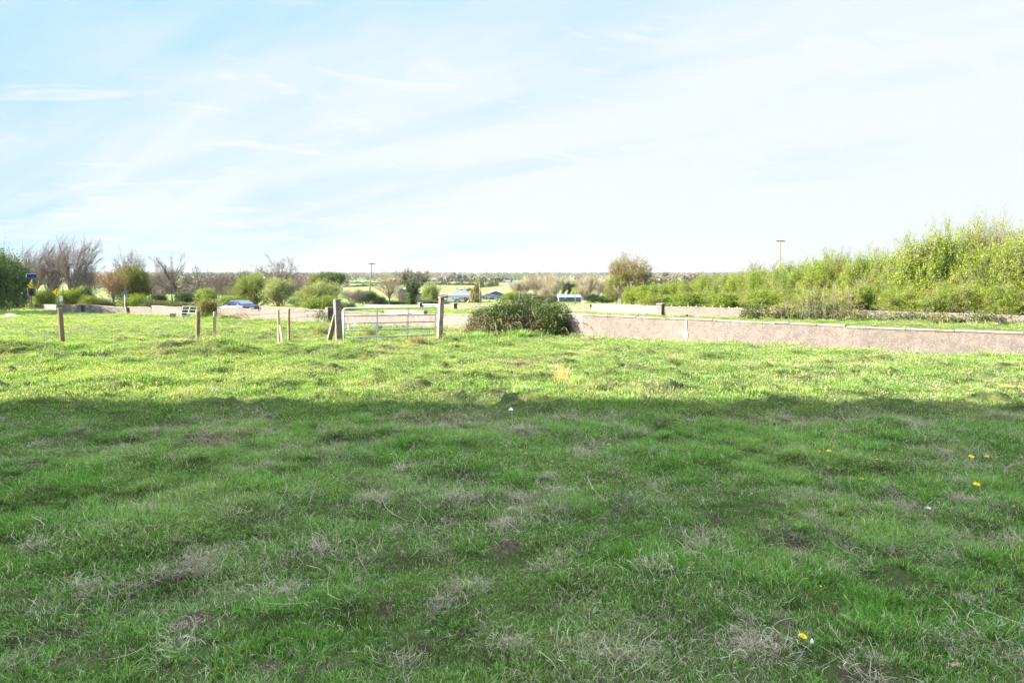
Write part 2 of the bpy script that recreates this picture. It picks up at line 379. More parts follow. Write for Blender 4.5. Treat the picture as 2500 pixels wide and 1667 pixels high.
M_GRASSF = grassmat('far_grass_blade', (0.028, 0.028, 0.011), (0.07, 0.16, 0.028), (0.25, 0.41, 0.11), (0.43, 0.43, 0.20), dry=(0.52, 0.46, 0.30), df=(.99, .90))
M_STRAW = grassmat('straw', (0.08, 0.06, 0.04), (0.24, 0.19, 0.14), (0.66, 0.58, 0.46), (0.46, 0.38, 0.27), 0.2)
M_RUSH = grassmat('rush_blade', (0.16, 0.12, 0.06), (0.045, 0.075, 0.02), (0.20, 0.18, 0.08), (0.24, 0.19, 0.10), 0.25)
M_ORANGE = grassmat('ochre_blade', (0.30, 0.20, 0.08), (0.42, 0.26, 0.10), (0.62, 0.45, 0.24), (0.5, 0.36, 0.18), 0.3)
M_WEED = leafmat('weed_leaf', (0.08, 0.13, 0.05), (0.25, 0.27, 0.17), trans=0.25)
def blades(rs, n, R0, h, w_, lean, curl=0.5, flat=0.0, seg=3, gauss=False, out=0.0):
    """n curved blades; returns V, FQ, FT, tone, hgt"""
    ang = rs.rand(n) * 2 * np.pi; rad = (np.abs(rs.randn(n)) * R0 * 0.5) if gauss else R0 * np.sqrt(rs.rand(n))
    bx, by = rad * np.cos(ang), rad * np.sin(ang)
    H = h * (0.45 + 0.9 * rs.rand(n)); W = w_ * (0.7 + 0.6 * rs.rand(n))
    la = np.where(rs.rand(n) < out, ang + rs.randn(n) * 0.4, rs.rand(n) * 2 * np.pi)
    le = lean * np.abs(0.25 + 0.8 * rs.randn(n)); th0 = np.clip(le, 0, 1.45); th0 = np.maximum(th0, flat * (1.2 + 0.25 * rs.rand(n)))
    cu = curl * rs.rand(n) * (1 - flat) + flat * rs.randn(n) * 0.25; yaw = rs.randn(n) * 0.35 * (1 + 2.2 * flat)
    fa = rs.rand(n) * 2 * np.pi
    P = []; p = np.stack([bx, by, np.full(n, -0.006) + flat * 0.03 * rs.rand(n)], 1); P.append(p); th = th0.copy(); l_ = la.copy()
    for s_ in range(seg):
        d = np.stack([np.sin(th) * np.cos(l_), np.sin(th) * np.sin(l_), np.cos(th)], 1); p = p + d * (H / seg)[:, None]; P.append(p); th = th + cu; l_ = l_ + yaw
    sx = np.stack([np.cos(fa), np.sin(fa), 0.35 * rs.randn(n)], 1)
    V = []; tone = rs.rand(n); T = []; Hh = []
    for s_ in range(seg):
        ws = (W * (1.0 - 0.5 * (s_ / seg) ** 1.5) / 2)[:, None]
        V += [P[s_] - sx * ws, P[s_] + sx * ws]; Hh += [s_ / seg] * 2
    V.append(P[seg]); Hh.append(1.0); k = 2 * seg + 1
    A = np.stack(V, 1).reshape(-1, 3); base = np.arange(n) * k
    FQ = np.concatenate([np.stack([base + 2 * s_, base + 2 * s_ + 1, base + 2 * s_ + 3, base + 2 * s_ + 2], 1) for s_ in range(seg - 1)]) if seg > 1 else None
    FT = np.stack([base + 2 * seg - 2, base + 2 * seg - 1, base + 2 * seg], 1)
    return A, FQ, FT, np.repeat(tone, k), np.tile(np.array(Hh), n)
SRC = bpy.data.collections.new("tuft_sources")          # never linked: only feeds the scatter
def tuft(name, mat, parts):
    V = []; FQ = []; FT = []; T = []; Hh = []; n = 0
    for (A, q, t_, to, hh) in parts:
        V.append(A); T.append(to); Hh.append(hh)
        if q is not None: FQ.append(q + n)
        FT.append(t_ + n); n += len(A)
    me = np_mesh(name, np.concatenate(V), np.concatenate(FQ) if FQ else None, np.concatenate(FT), [mat], {'tone': np.concatenate(T), 'hgt': np.concatenate(Hh)})
    o = bpy.data.objects.new(name, me); return o
def scatter(name, srcs, pts, scl, rot, idx, label, cat):
    c = bpy.data.collections.new(name + "_src")
    for i, s_ in enumerate(srcs): s_.name = "%s_%02d" % (name, i); c.objects.link(s_)
    me = bpy.data.meshes.new(name); n = len(pts); me.vertices.add(n); me.vertices.foreach_set('co', np.asarray(pts, np.float32).ravel())
    a = me.attributes.new('scl', 'FLOAT', 'POINT'); a.data.foreach_set('value', np.asarray(scl, np.float32))
    a = me.attributes.new('rot', 'FLOAT_VECTOR', 'POINT'); a.data.foreach_set('vector', np.asarray(rot, np.float32).ravel())
    a = me.attributes.new('idx', 'INT', 'POINT'); a.data.foreach_set('value', np.asarray(idx, np.int32))
    o = bpy.data.objects.new(name, me); link(o); tag(o, label, cat, None, 'stuff')
    ng = bpy.data.node_groups.new(name, 'GeometryNodeTree')
    ng.interface.new_socket('Geometry', in_out='INPUT', socket_type='NodeSocketGeometry'); ng.interface.new_socket('Geometry', in_out='OUTPUT', socket_type='NodeSocketGeometry')
    N, L = ng.nodes, ng.links; gi = N.new('NodeGroupInput'); go = N.new('NodeGroupOutput')
    m2p = N.new('GeometryNodeMeshToPoints'); iop = N.new('GeometryNodeInstanceOnPoints'); ci = N.new('GeometryNodeCollectionInfo')
    ci.inputs['Collection'].default_value = c; ci.inputs['Separate Children'].default_value = True; ci.inputs['Reset Children'].default_value = True
    def na(nm, ty):
        x = N.new('GeometryNodeInputNamedAttribute'); x.data_type = ty; x.inputs[0].default_value = nm; return x.outputs[0]
    L.new(gi.outputs[0], m2p.inputs[0]); L.new(m2p.outputs[0], iop.inputs['Points']); L.new(ci.outputs[0], iop.inputs['Instance'])
    iop.inputs['Pick Instance'].default_value = True
    L.new(na('idx', 'INT'), iop.inputs['Instance Index']); L.new(na('rot', 'FLOAT_VECTOR'), iop.inputs['Rotation']); L.new(na('scl', 'FLOAT'), iop.inputs['Scale'])
    L.new(iop.outputs[0], go.inputs[0]); md = o.modifiers.new('scatter', 'NODES'); md.node_group = ng
    return o
def slope_rot(x, y, rs, amt=0.8):
    e = 0.15; gx = (G(x + e, y) - G(x - e, y)) / (2 * e); gy = (G(x, y + e) - G(x, y - e)) / (2 * e)
    return gx, gy
def make_grass():
    rs = np.random.RandomState(3); src = []
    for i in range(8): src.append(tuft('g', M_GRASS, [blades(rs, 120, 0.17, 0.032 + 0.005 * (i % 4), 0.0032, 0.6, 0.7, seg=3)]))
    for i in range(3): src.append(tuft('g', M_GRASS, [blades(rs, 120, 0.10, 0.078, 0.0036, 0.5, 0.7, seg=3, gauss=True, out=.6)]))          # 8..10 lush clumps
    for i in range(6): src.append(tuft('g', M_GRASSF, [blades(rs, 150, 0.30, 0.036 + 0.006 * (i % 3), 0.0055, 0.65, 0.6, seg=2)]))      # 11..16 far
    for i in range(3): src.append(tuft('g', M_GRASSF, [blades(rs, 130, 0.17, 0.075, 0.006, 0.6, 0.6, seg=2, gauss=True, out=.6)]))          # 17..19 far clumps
    P = []; S = []; I = []
    def zone(y0, y1, dens, lo, hi, clo, chi, cd):
        area = 0; n = int(dens * ((y1 ** 2 - y0 ** 2) * 0.86 + 9.0 * (y1 - y0)))
        y = np.sqrt(rs.rand(n) * ((y1 + 2) ** 2 - (y0 + 2) ** 2) + (y0 + 2) ** 2) - 2; x = (rs.rand(n) * 2 - 1) * (0.86 * y + 4.5)
        m = mudmask(x, y, 0.03 if y0 < 5 else 0.16); s = sdist(x, y); k = (rs.rand(n) > np.clip((m - 0.35) * 3.0, 0, 0.95)) & ((s < -0.15) | (s > 15.0) | ((s > 0.5) & (s < 5.5)))
        k &= ~((s > 19.3) & (s < 21.0))
        x, y = x[k], y[k]; lush = fbm(x * 0.8, y * 1.0, 33, 3); cl = (lush + 0.15 * rs.randn(len(x)) > 0.56) & (rs.rand(len(x)) < cd)
        sc_ = 0.72 + 0.8 * np.clip((fbm(x * 1.6, y * 1.6, 36, 2) - 0.25) * 1.6, 0, 1) + 0.25 * rs.rand(len(x))
        s = sdist(x, y); sc_ = sc_ * (1 + 0.3 * np.exp(-((s + 0.3) / 0.5) ** 2)) * np.where((s < -8) | (y < 17), 1.0, 1.1)
        id_ = np.where(cl, rs.randint(clo, chi, len(x)), rs.randint(lo, hi, len(x)))
        P.append(np.stack([x, y, G(x, y)], 1)); S.append(sc_); I.append(id_)
    zone(1.3, 8.0, 210, 0, 8, 8, 11, 0.5)
    zone(8.0, 22.0, 34, 11, 17, 17, 20, 0.35)
    zone(22.0, 66.0, 7, 11, 17, 17, 20, 0.4)
    P = np.concatenate(P); S = np.concatenate(S); I = np.concatenate(I)
    far = P[:, 1] > 22; S[far] *= 1.25
    gx, gy = slope_rot(P[:, 0], P[:, 1], rs)
    rot = np.stack([gy * 0.8, -gx * 0.8, rs.rand(len(P)) * 6.28], 1); rot[:, 0] = np.clip(rot[:, 0], -.5, .5); rot[:, 1] = np.clip(rot[:, 1], -.5, .5)
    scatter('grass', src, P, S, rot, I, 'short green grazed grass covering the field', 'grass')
    # dead straw lying in the grass
    src = []
    for i in range(6): src.append(tuft('s', M_STRAW, [blades(rs, 20, 0.16, 0.10, 0.0019, 0.9, 0.5, flat=0.75, seg=4)]))
    for i in range(3): src.append(tuft('s', M_STRAW, [blades(rs, 150, 0.15, 0.10, 0.0021, 1.0, 0.7, flat=0.85, seg=4, gauss=True, out=.3)]))     # 6..8 matted heaps
    for i in range(3): src.append(tuft('s', M_STRAW, [blades(rs, 4, 0.10, 0.42, 0.0036, 0.9, 0.4, flat=0.85, seg=6)]))        # 9..11 long stalks
    for i in range(4): src.append(tuft('s', M_STRAW, [blades(rs, 40, 0.30, 0.085, 0.0036, 0.9, 0.5, flat=0.85, seg=3)]))       # 12..15 far
    P = []; S = []; I = []
    for (y0, y1, dens, near) in ((1.3, 8.5, 220, True), (8.5, 45.0, 20, False)):
        n = int(dens * ((y1 ** 2 - y0 ** 2) * 0.86 + 9.0 * (y1 - y0))); y = np.sqrt(rs.rand(n) * ((y1 + 2) ** 2 - (y0 + 2) ** 2) + (y0 + 2) ** 2) - 2; x = (rs.rand(n) * 2 - 1) * (0.86 * y + 4.5)
        dn = fbm(x * 1.1, y * 1.1, 25, 3); m = mudmask(x, y)
        pr = np.clip((dn - 0.43) * 5.5, 0.12, 1) * (0.7 + 0.45 * np.clip(x / (0.8 * y), -1, 1)) + 1.2 * np.clip(m - 0.08, 0, .5) * (m < .75)
        k = (rs.rand(n) < pr) & (sdist(x, y) < -0.2); x, y, m = x[k], y[k], m[k]; r = rs.rand(len(x))
        if near: id_ = np.where((r < 0.05 + 0.5 * m), rs.randint(6, 9, len(x)), np.where(r > 0.955, rs.randint(9, 12, len(x)), rs.randint(0, 6, len(x))))
        else: id_ = rs.randint(12, 16, len(x))
        P.append(np.stack([x, y, G(x, y) + (0.018 if near else 0.02)], 1)); S.append(0.5 + 0.9 * rs.rand(len(x)) ** 1.5); I.append(id_)
    P = np.concatenate(P); rot = np.zeros((len(P), 3)); gx, gy = slope_rot(P[:, 0], P[:, 1], rs); rot[:, 0] = np.clip(gy * .8, -.5, .5); rot[:, 1] = np.clip(-gx * .8, -.5, .5); rot[:, 2] = rs.rand(len(P)) * 6.28
    scatter('dead_grass', src, P, np.concatenate(S), rot, np.concatenate(I), 'pale dead grass stalks strewn through the green field', 'dead grass')
    # silverweed and thistle leaves
    src = []
    for i in range(4):
        n = 9; V = []; FQ = []; to = []
        for k in range(n):
            a = rs.rand() * 6.28; L_ = 0.05 + 0.05 * rs.rand(); w_ = 0.010 + 0.006 * rs.rand(); b = rs.randn(2) * 0.02; el_ = 0.25 + 0.5 * rs.rand()
            u_ = np.array([math.cos(a) * math.cos(el_), math.sin(a) * math.cos(el_), math.sin(el_)]); v_ = np.array([-math.sin(a), math.cos(a), 0]); o_ = np.array([b[0], b[1], 0.01]); b0 = len(V)
            for tt, ww in ((0, .3), (.25, 1), (.5, .8), (.75, 1.0), (1, .1)):
                q = o_ + u_ * L_ * tt - np.array([0, 0, 0.03 * tt * tt]); V += [q - v_ * w_ * ww, q + v_ * w_ * ww]
            FQ += [(b0 + 2 * j, b0 + 2 * j + 1, b0 + 2 * j + 3, b0 + 2 * j + 2) for j in range(4)]; to += [rs.rand()] * 10
        me = np_mesh('w', np.array(V), FQ, None, [M_WEED], {'tone': to}); src.append(bpy.data.objects.new('w', me))
    n = 500; y = 1.4 + 9 * rs.rand(n) ** 0.8; x = (rs.rand(n) * 2 - 1) * (0.86 * y + 1.5); k = fbm(x, y, 52, 2) > 0.45; x, y = x[k], y[k]
    scatter('weeds', src, np.stack([x, y, G(x, y) + 0.015], 1), 0.22 + 0.3 * rs.rand(len(x)), np.stack([0 * x, 0 * x, rs.rand(len(x)) * 6.28], 1), rs.randint(0, 4, len(x)), 'small pale grey green weed leaves low in the grass', 'weeds')
make_grass()

# ------------------------------------------------------------------ more materials
def wallmat(name, a, b, rust=0.0):
    t = NT(name); n1_ = t.noise(0.9, 5, 0.6); n2_ = t.noise(11, 6, 0.7); n3_ = t.noise(55, 3, 0.6); mid = t.noise(4.5, 5, 0.65, dist=0.4)
    streak = t.noise(2.0, 4, 0.6, stretch=(2.2, 2.2, 0.3)); grey = (0.092, 0.082, 0.082)
    c = t.mix(t.rng(n1_, 0.38, 0.62), a, b); c = t.mix(t.rng(mid, 0.42, 0.60, 0, 0.8), c, grey); c = t.mix(t.rng(streak, 0.52, 0.72, 0, 0.5), c, (0.125, 0.115, 0.11))
    c = t.mix(t.rng(n2_, 0.48, 0.62, 0, 0.55), c, (0.10, 0.085, 0.075)); c = t.mix(t.rng(t.noise(24, 5, 0.75), 0.54, 0.66, 0, 0.7), c, (0.27, 0.24, 0.225))
    c = t.mix(t.rng(t.noise(33, 2, 0.5), 0.68, 0.74, 0, 0.8), c, (0.06, 0.055, 0.045))
    if rust: c = t.mix(t.rng(t.noise(5, 4, 0.7), 0.52, 0.6, 0, 0.8), c, (0.38, 0.17, 0.09))
    return t.princ(c, 0.92, 0, 0.1, t.bump(t.math('ADD', n2_, t.math('MULTIPLY', n3_, 0.6)), 0.45, 0.02))
M_WALL = wallmat('roughcast_concrete', (0.165, 0.130, 0.122), (0.130, 0.113, 0.110))
M_WALLR = wallmat('rusty_roughcast', (0.25, 0.18, 0.14), (0.20, 0.16, 0.13), 1.0)
M_COPE = wallmat('coping_concrete', (0.28, 0.26, 0.23), (0.20, 0.185, 0.165))
M_DARKCON = plain('dark_weathered_concrete', (0.13, 0.12, 0.11), 0.9, var=0.3)
M_SHADE = plain('black_shade_paint', (0.045, 0.042, 0.042), 0.95, var=0.4, sc_=9)  # near-black paint standing for shade on pillar sides and in wall gaps
M_SPLASH = plain('white_splash', (0.8, 0.8, 0.78), 0.8, var=0.05)
M_MOSS = plain('orange_moss', (0.36, 0.20, 0.06), 0.95, var=0.35, sc_=20)
M_CONPOST = wallmat('old_concrete_post', (0.19, 0.165, 0.125), (0.13, 0.115, 0.09))
M_CONPOSTR = wallmat('rust_stained_post', (0.27, 0.23, 0.19), (0.20, 0.17, 0.14), 1.0)
def woodmat(name, a, b):
    t = NT(name); n = t.noise(7, 5, 0.6, stretch=(6, 6, 0.6)); n2_ = t.noise(3, 3)
    return t.princ(t.mix(t.rng(t.math('ADD', t.math('MULTIPLY', n, 0.7), t.math('MULTIPLY', n2_, 0.3)), 0.35, 0.65), a, b), 0.9, 0, 0.1, t.bump(n, 0.5, 0.01))
M_WOOD = woodmat('weathered_post_wood', (0.10, 0.075, 0.045), (0.24, 0.19, 0.12)); M_WOOD2 = woodmat('pale_post_wood', (0.24, 0.185, 0.125), (0.40, 0.32, 0.23))
M_GALV = plain('galvanised_steel', (0.25, 0.265, 0.30), 0.5, 0.5, 0.5, 0.12, 12); M_GALV2 = plain('bright_galvanised', (0.5, 0.53, 0.56), 0.45, 0.5, 0.5, 0.1, 12)
M_WIRE = plain('fence_wire', (0.07, 0.068, 0.065), 0.7, 0.2); M_BLACK = plain('black_plastic', (0.02, 0.02, 0.022), 0.5); M_WHITE = plain('white_paint', (0.62, 0.62, 0.60), 0.6, var=0.05)
M_POLE = woodmat('utility_pole_wood', (0.09, 0.075, 0.06), (0.20, 0.175, 0.145)); M_INSUL = plain('insulator', (0.25, 0.2, 0.18), 0.3)

# ------------------------------------------------------------------ building off to the left that shades the near grass
def shade_building():
    x0, x1, y0, y1 = -21.0, -12.6, -34.0, 9.72; zb = -0.4; ze = 8.9; zr = 10.6; xm = (x0 + x1) / 2
    b = empty('stone_building', ((x0 + x1) / 2, (y0 + y1) / 2, 0), 0, 'tall grey stone building beside the field whose shadow covers the near grass', 'building')
    loc = Vector(b.location)
    P = lambda x, y, z: Vector((x, y, z)) - loc
    m = MB(); m.prism([P(x0, y0, zb), P(x1, y0, zb), P(x1, y0, ze), P(xm, y0, zr), P(x0, y0, ze)], (0, y1 - y0, 0)); m.build('wall', plain('grey_rubble_stone', (0.3, 0.28, 0.25), 0.95, var=0.35, sc_=3, bumpd=0.05), b)
    m = MB()
    for sx, xa in ((1, x1), (-1, x0)):
        m.prism([P(xa + sx * 0.25, y0 - 0.0, ze - 0.05), P(xm, y0, zr + 0.05), P(xm, y0, zr + 0.25), P(xa + sx * 0.25, y0, ze + 0.15)], (0, y1 - y0 - 0.05, 0))
    m.build('roof', plain('roof_slate', (0.09, 0.09, 0.1), 0.7), b)
    for i, y in enumerate(np.arange(-30, 8, 5.5)):
        for z in (2.2, 6.6):
            m = MB(); m.box(P(x1 + 0.02, y, z), (0.1, 1.1, 1.6)); wdw = m.build('window', M_WHITE, b); m = MB(); m.box(P(x1 + 0.075, y, z), (0.02, 0.9, 1.4)); m.build('pane', M_BLACK, wdw)
shade_building()

# ------------------------------------------------------------------ walls
def yb(px, py): return gp(px, py)[1]
WN = Vector((0.6, 0.8, 0))
def wall_run(pts, thick=0.2, name='wall_panel', mat=None, parent=None, cope=True, rs=None, rough=0.012, close=True, cope_mat=None, cope_h=0.045):
    """pts: (px, Y, top_py) along the face of the wall; builds a rendered wall and its coping stones"""
    rs = rs or np.random.RandomState(int(pts[0][0]))
    W = []
    for px, Y, tp in pts:
        t = at(px, tp, Y); W.append((t.x, t.y, t.z))
    # resample
    S = []
    for a, b in zip(W[:-1], W[1:]):
        L = math.dist(a[:2], b[:2]); n = max(1, int(L / 0.35))
        for i in range(n): S.append(tuple(a[k] + (b[k] - a[k]) * i / n for k in range(3)))
    S.append(W[-1]); S = np.array(S); S[1:-1, 2] += rs.randn(len(S) - 2) * rough * 0.5
    ch = cope_h if cope else 0.0
    nz = 5; V = []; n = len(S)
    for side in (0, 1):
        for i in range(n):
            g = gz(S[i, 0], S[i, 1]) - 0.35
            for k in range(nz):
                z = g + (S[i, 2] - ch - g) * k / (nz - 1); V.append((S[i, 0] + WN.x * thick * side, S[i, 1] + WN.y * thick * side, z))
    Fq = []
    for side in (0, 1):
        o_ = side * n * nz
        for i in range(n - 1):
            for k in range(nz - 1): Fq.append((o_ + i * nz + k, o_ + (i + 1) * nz + k, o_ + (i + 1) * nz + k + 1, o_ + i * nz + k + 1))
    q = n * nz
    for i in range(n - 1): Fq.append((i * nz + nz - 1, (i + 1) * nz + nz - 1, q + (i + 1) * nz + nz - 1, q + i * nz + nz - 1))
    for i in (0, n - 1):
        for k in range(nz - 1): Fq.append((i * nz + k, i * nz + k + 1, q + i * nz + k + 1, q + i * nz + k))
    m = MB(); m.V = V; m.Fc = Fq; m.n = len(V); loc = parent.location if parent else Vector()
    m.V = [tuple(Vector(v) - loc) for v in m.V]; p = m.build(name, mat or M_WALL, parent)
    if cope:
        m = MB(); i = 0
        while i < n - 1:
            j = min(n - 1, i + rs.randint(1, 5)); a = Vector(S[i]); b = Vector(S[j]); d = (b - a); L = d.length; d.normalize(); g = 0.012
            a2 = a + d * g; b2 = b - d * g; dz = rs.randn() * 0.009; tilt = rs.randn() * 0.012; e = 0.022 + 0.012 * rs.rand()
            pr = [a2 - WN * e, b2 - WN * e, b2 + WN * (thick + e), a2 + WN * (thick + e)]
            lo = [p_ - loc + Vector((0, 0, -ch + 0.003 + dz)) for p_ in pr]; hi = [p_ - loc + Vector((0, 0, dz + (tilt if k in (1, 2) else 0))) for k, p_ in enumerate(pr)]
            m.add(lo + hi, [(3, 2, 1, 0), (4, 5, 6, 7), (0, 1, 5, 4), (1, 2, 6, 5), (2, 3, 7, 6), (3, 0, 4, 7)])
            i = j
        m.build('coping', cope_mat or M_COPE, parent)
    return p
def wall_pillar(px0, px1, Y, tp, parent, cap=True, thick=0.34, dark=True):
    a = at(px0, tp, Y); b = at(px1, tp, Y); d = Vector((0.8, -0.6, 0)); wpx = (b.x - a.x)
    Lw = max(0.2, (px1 - px0) * Y / F / 0.99); g = gz(a.x, a.y) - 0.3; loc = parent.location
    # a pillar standing square to the wall line: its front face spans px0..px1
    p0 = a - WN * 0.07; p = [p0, p0 + d * Lw * 0.8, p0 + d * Lw * 0.8 + WN * thick, p0 + WN * thick]
    m = MB(); m.prism([Vector((q.x, q.y, g)) - loc for q in p], (0, 0, a.z - g - (0.05 if cap else 0))); o = m.build('pillar', M_WALL, parent, bevel=0.01)
    q0, q1 = p[1] + d * .004 + WN * .01, p[2] + d * .004 - WN * .01      # shade painted black on the side away from the sun
    m = MB(); m.prism([Vector((q0.x, q0.y, g)) - loc, Vector((q1.x, q1.y, g)) - loc, Vector((q1.x, q1.y, a.z - .07)) - loc, Vector((q0.x, q0.y, a.z - .07)) - loc], d * .004); m.build('painted_shade', M_SHADE, o)
    if cap:
        e = 0.06; c = [p[0] - d * e - WN * e, p[1] + d * e - WN * e, p[2] + d * e + WN * e, p[3] - d * e + WN * e]
        m = MB(); m.prism([Vector((q.x, q.y, a.z - 0.05)) - loc for q in c], (0, 0, 0.07)); m.build('cap', M_COPE, o, bevel=0.01)
def wroot(px, Y, label, grp='roadside walls'):
    p = at(px, HZ + 80, Y); return empty('roadside_wall', (p.x, p.y, gz(p.x, p.y)), 0, label, 'wall', grp)
# near wall, from the far left to the right edge
w1 = wroot(200, 49, 'far left stretch of the pale rendered wall below the yellow road signs')
wall_run([(82, 67, 743.5), (112, 60, 743.5), (150, 51.5, 744), (199, 49.2, 744.5)], parent=w1, mat=M_WALL)
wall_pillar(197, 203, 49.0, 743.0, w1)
wall_run([(204, 49.0, 748.2), (216, 48.6, 749)], parent=w1); wall_run([(216.3, 48.6, 744.6), (260, 47.8, 748), (308, 47.0, 751.5)], parent=w1)
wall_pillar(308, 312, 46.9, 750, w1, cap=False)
wall_run([(311, 46.9, 748), (370, 45.4, 750.5)], parent=w1); wall_run([(370.3, 45.4, 746), (410, 44.2, 748.5), (443, 43.2, 749.5)], parent=w1)
w2 = wroot(640, 38, 'pale roadside wall in front of the dark blue car')
wall_run([(530, 40.6, 749.5), (570, 39.6, 751.5), (632, 38.2, 756.5)], parent=w2); wall_run([(632.3, 38.2, 747.5), (680, 37.0, 750), (722, 36.0, 751.8), (760, 35.2, 755.5), (784, 34.7, 756), (797, 34.4, 756.5)], parent=w2)
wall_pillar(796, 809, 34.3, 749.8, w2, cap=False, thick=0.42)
w3 = wroot(980, 31, 'pale roadside wall seen behind the field gate')
wall_run([(815, 34.0, 759.5), (860, 33.2, 761), (935, 31.9, 766), (1080, 29.6, 766.5), (1200, 27.4, 767), (1388, 24.0, 766)], parent=w3, cope_h=0.04)
w4 = wroot(1900, 21, 'long low rendered wall with pale coping right of the bramble bush')
wall_run([(1388.5, 24.0, 764.5), (1420, 23.6, 766.5), (1600, 22.0, 775), (1800, 20.4, 782.5), (2100, 18.6, 796.5), (2500, 16.75, 811.5), (2700, 15.9, 819), (3100, 14.2, 833)], parent=w4, rough=0.008)
# white splash running down the render and a dark weep hole above it
def splash():
    Y = 21.62; d = Vector((0.8, -0.6, 0)); m = MB(); rs = np.random.RandomState(5); c = at(1664, 800, Y); outl = [(a_ * .6, z_) for a_, z_ in [(0.02, .34), (0.035, .20), (0.03, .08), (0.045, -.02), (0.075, -.10), (0.10, -.20), (0.085, -.30), (0.0, -.36), (-.10, -.30), (-.13, -.20), (-.08, -.10), (-.03, .0), (-.045, .12), (-.02, .25), (-.01, .34)]]
    base = wall_front(c.x, 0.006)
    m.prism([base + d * (a + 0.1) + Vector((0, 0, c.z + z - 0.02)) - w4.location for a, z in outl], tuple(-WN * 0.006)); m.build('whitewash_splash', M_SPLASH, w4)
    m = MB(); p = base + d * 0.12 + Vector((0, 0, c.z + 0.42)) - w4.location; m.box(p, (0.07, 0.02, 0.06)); m.build('weep_hole', M_BLACK, w4)
def wall_front(x, off):
    """point (z=0) on the front face of the right wall at this x"""
    P = []
    for px, Y in ((1420, 23.6), (1600, 22.0), (1800, 20.4), (2100, 18.6), (2500, 16.75), (2700, 15.9)): P.append(((px - CX) / F * Y, Y))
    Y = np.interp(x, [p[0] for p in P], [p[1] for p in P]); return Vector((x, Y, 0)) - WN * off
def dark_end(px0, px1, Y, t, b, parent):  # dark strip painting the shade of the gap at a wall end
    a = at(px0, t, Y); c = at(px1, b, Y); m = MB(); m.prism([Vector((a.x, a.y - .03, a.z)) - parent.location, Vector((c.x, c.y - .03, a.z)) - parent.location, Vector((c.x, c.y - .03, c.z)) - parent.location, Vector((a.x, a.y - .03, c.z)) - parent.location], (0, .05, 0)); m.build('painted_shade', M_SHADE, parent)
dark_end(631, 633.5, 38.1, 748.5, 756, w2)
splash()
def moss():
    rs = np.random.RandomState(9); V = []; FQ = []; n = 0
    for px in list(np.arange(1540, 1600, 3)) + list(np.arange(1680, 1760, 2.2)) + list(np.arange(1845, 1915, 2.0)) + list(np.arange(2400, 2500, 6)):
        Y = np.interp(px, [1420, 1600, 1800, 2100, 2500], [23.6, 22, 20.4, 18.6, 16.75]); x = (px - CX) / F * Y
        p = wall_front(x, 0.0); g = gz(p.x, p.y); hh = 0.03 + 0.05 * rs.rand() + (0.10 if 1855 < px < 1875 else 0)
        for k in range(14):
            c = np.array([p.x + rs.randn() * 0.05, p.y - 0.02 - abs(rs.randn()) * 0.05, g + hh * rs.rand()]); a = rs.randn(3); a /= np.linalg.norm(a); b = np.cross(a, rs.randn(3)); b /= np.linalg.norm(b); s = 0.02
            V += [c - a * s, c + b * s * .6, c + a * s, c - b * s * .6]; FQ.append((n, n + 1, n + 2, n + 3)); n += 4
    me = np_mesh('moss', np.array(V), FQ, None, [M_MOSS]); o = bpy.data.objects.new('moss', me); link(o); tag(o, 'orange brown moss along the foot of the right wall', 'moss', None, 'stuff')
moss()
# far side of the road
w5 = wroot(730, 80, 'short end of pale wall between the light green bushes', 'walls across the road')
wall_run([(714, 82, 740.5), (750, 81, 741.5)], parent=w5)
w6 = wroot(950, 74, 'low pale wall across the road ending at a capped pillar left of the white gate', 'walls across the road')
wall_run([(887, 76, 743), (915, 74, 743.6), (930, 73.2, 744.2), (960, 71.5, 745), (1024, 68, 748.5)], parent=w6, thick=0.3)
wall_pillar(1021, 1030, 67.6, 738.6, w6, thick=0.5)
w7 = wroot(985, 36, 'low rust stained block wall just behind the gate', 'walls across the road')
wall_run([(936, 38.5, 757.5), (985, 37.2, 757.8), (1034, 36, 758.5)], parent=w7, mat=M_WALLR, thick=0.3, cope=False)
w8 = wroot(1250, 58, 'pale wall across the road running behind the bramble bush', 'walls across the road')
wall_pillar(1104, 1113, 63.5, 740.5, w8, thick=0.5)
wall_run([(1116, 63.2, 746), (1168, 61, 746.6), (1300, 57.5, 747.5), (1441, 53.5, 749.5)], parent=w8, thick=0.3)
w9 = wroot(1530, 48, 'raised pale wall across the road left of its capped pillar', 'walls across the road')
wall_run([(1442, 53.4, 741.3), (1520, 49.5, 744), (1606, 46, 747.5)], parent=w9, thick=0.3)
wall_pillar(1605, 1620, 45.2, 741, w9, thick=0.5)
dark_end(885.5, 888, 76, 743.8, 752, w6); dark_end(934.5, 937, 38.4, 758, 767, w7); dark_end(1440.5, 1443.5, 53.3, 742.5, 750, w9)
w10 = wroot(2000, 38, 'long low wall in front of the green hedge partly buried in brambles', 'walls across the road')
wall_run([(1626, 44.6, 748.5), (1720, 43, 750.5), (1815, 41.5, 754), (2050, 37.8, 758), (2300, 34.6, 763.5), (2500, 32.6, 770), (2750, 30.4, 777)], parent=w10, thick=0.3)

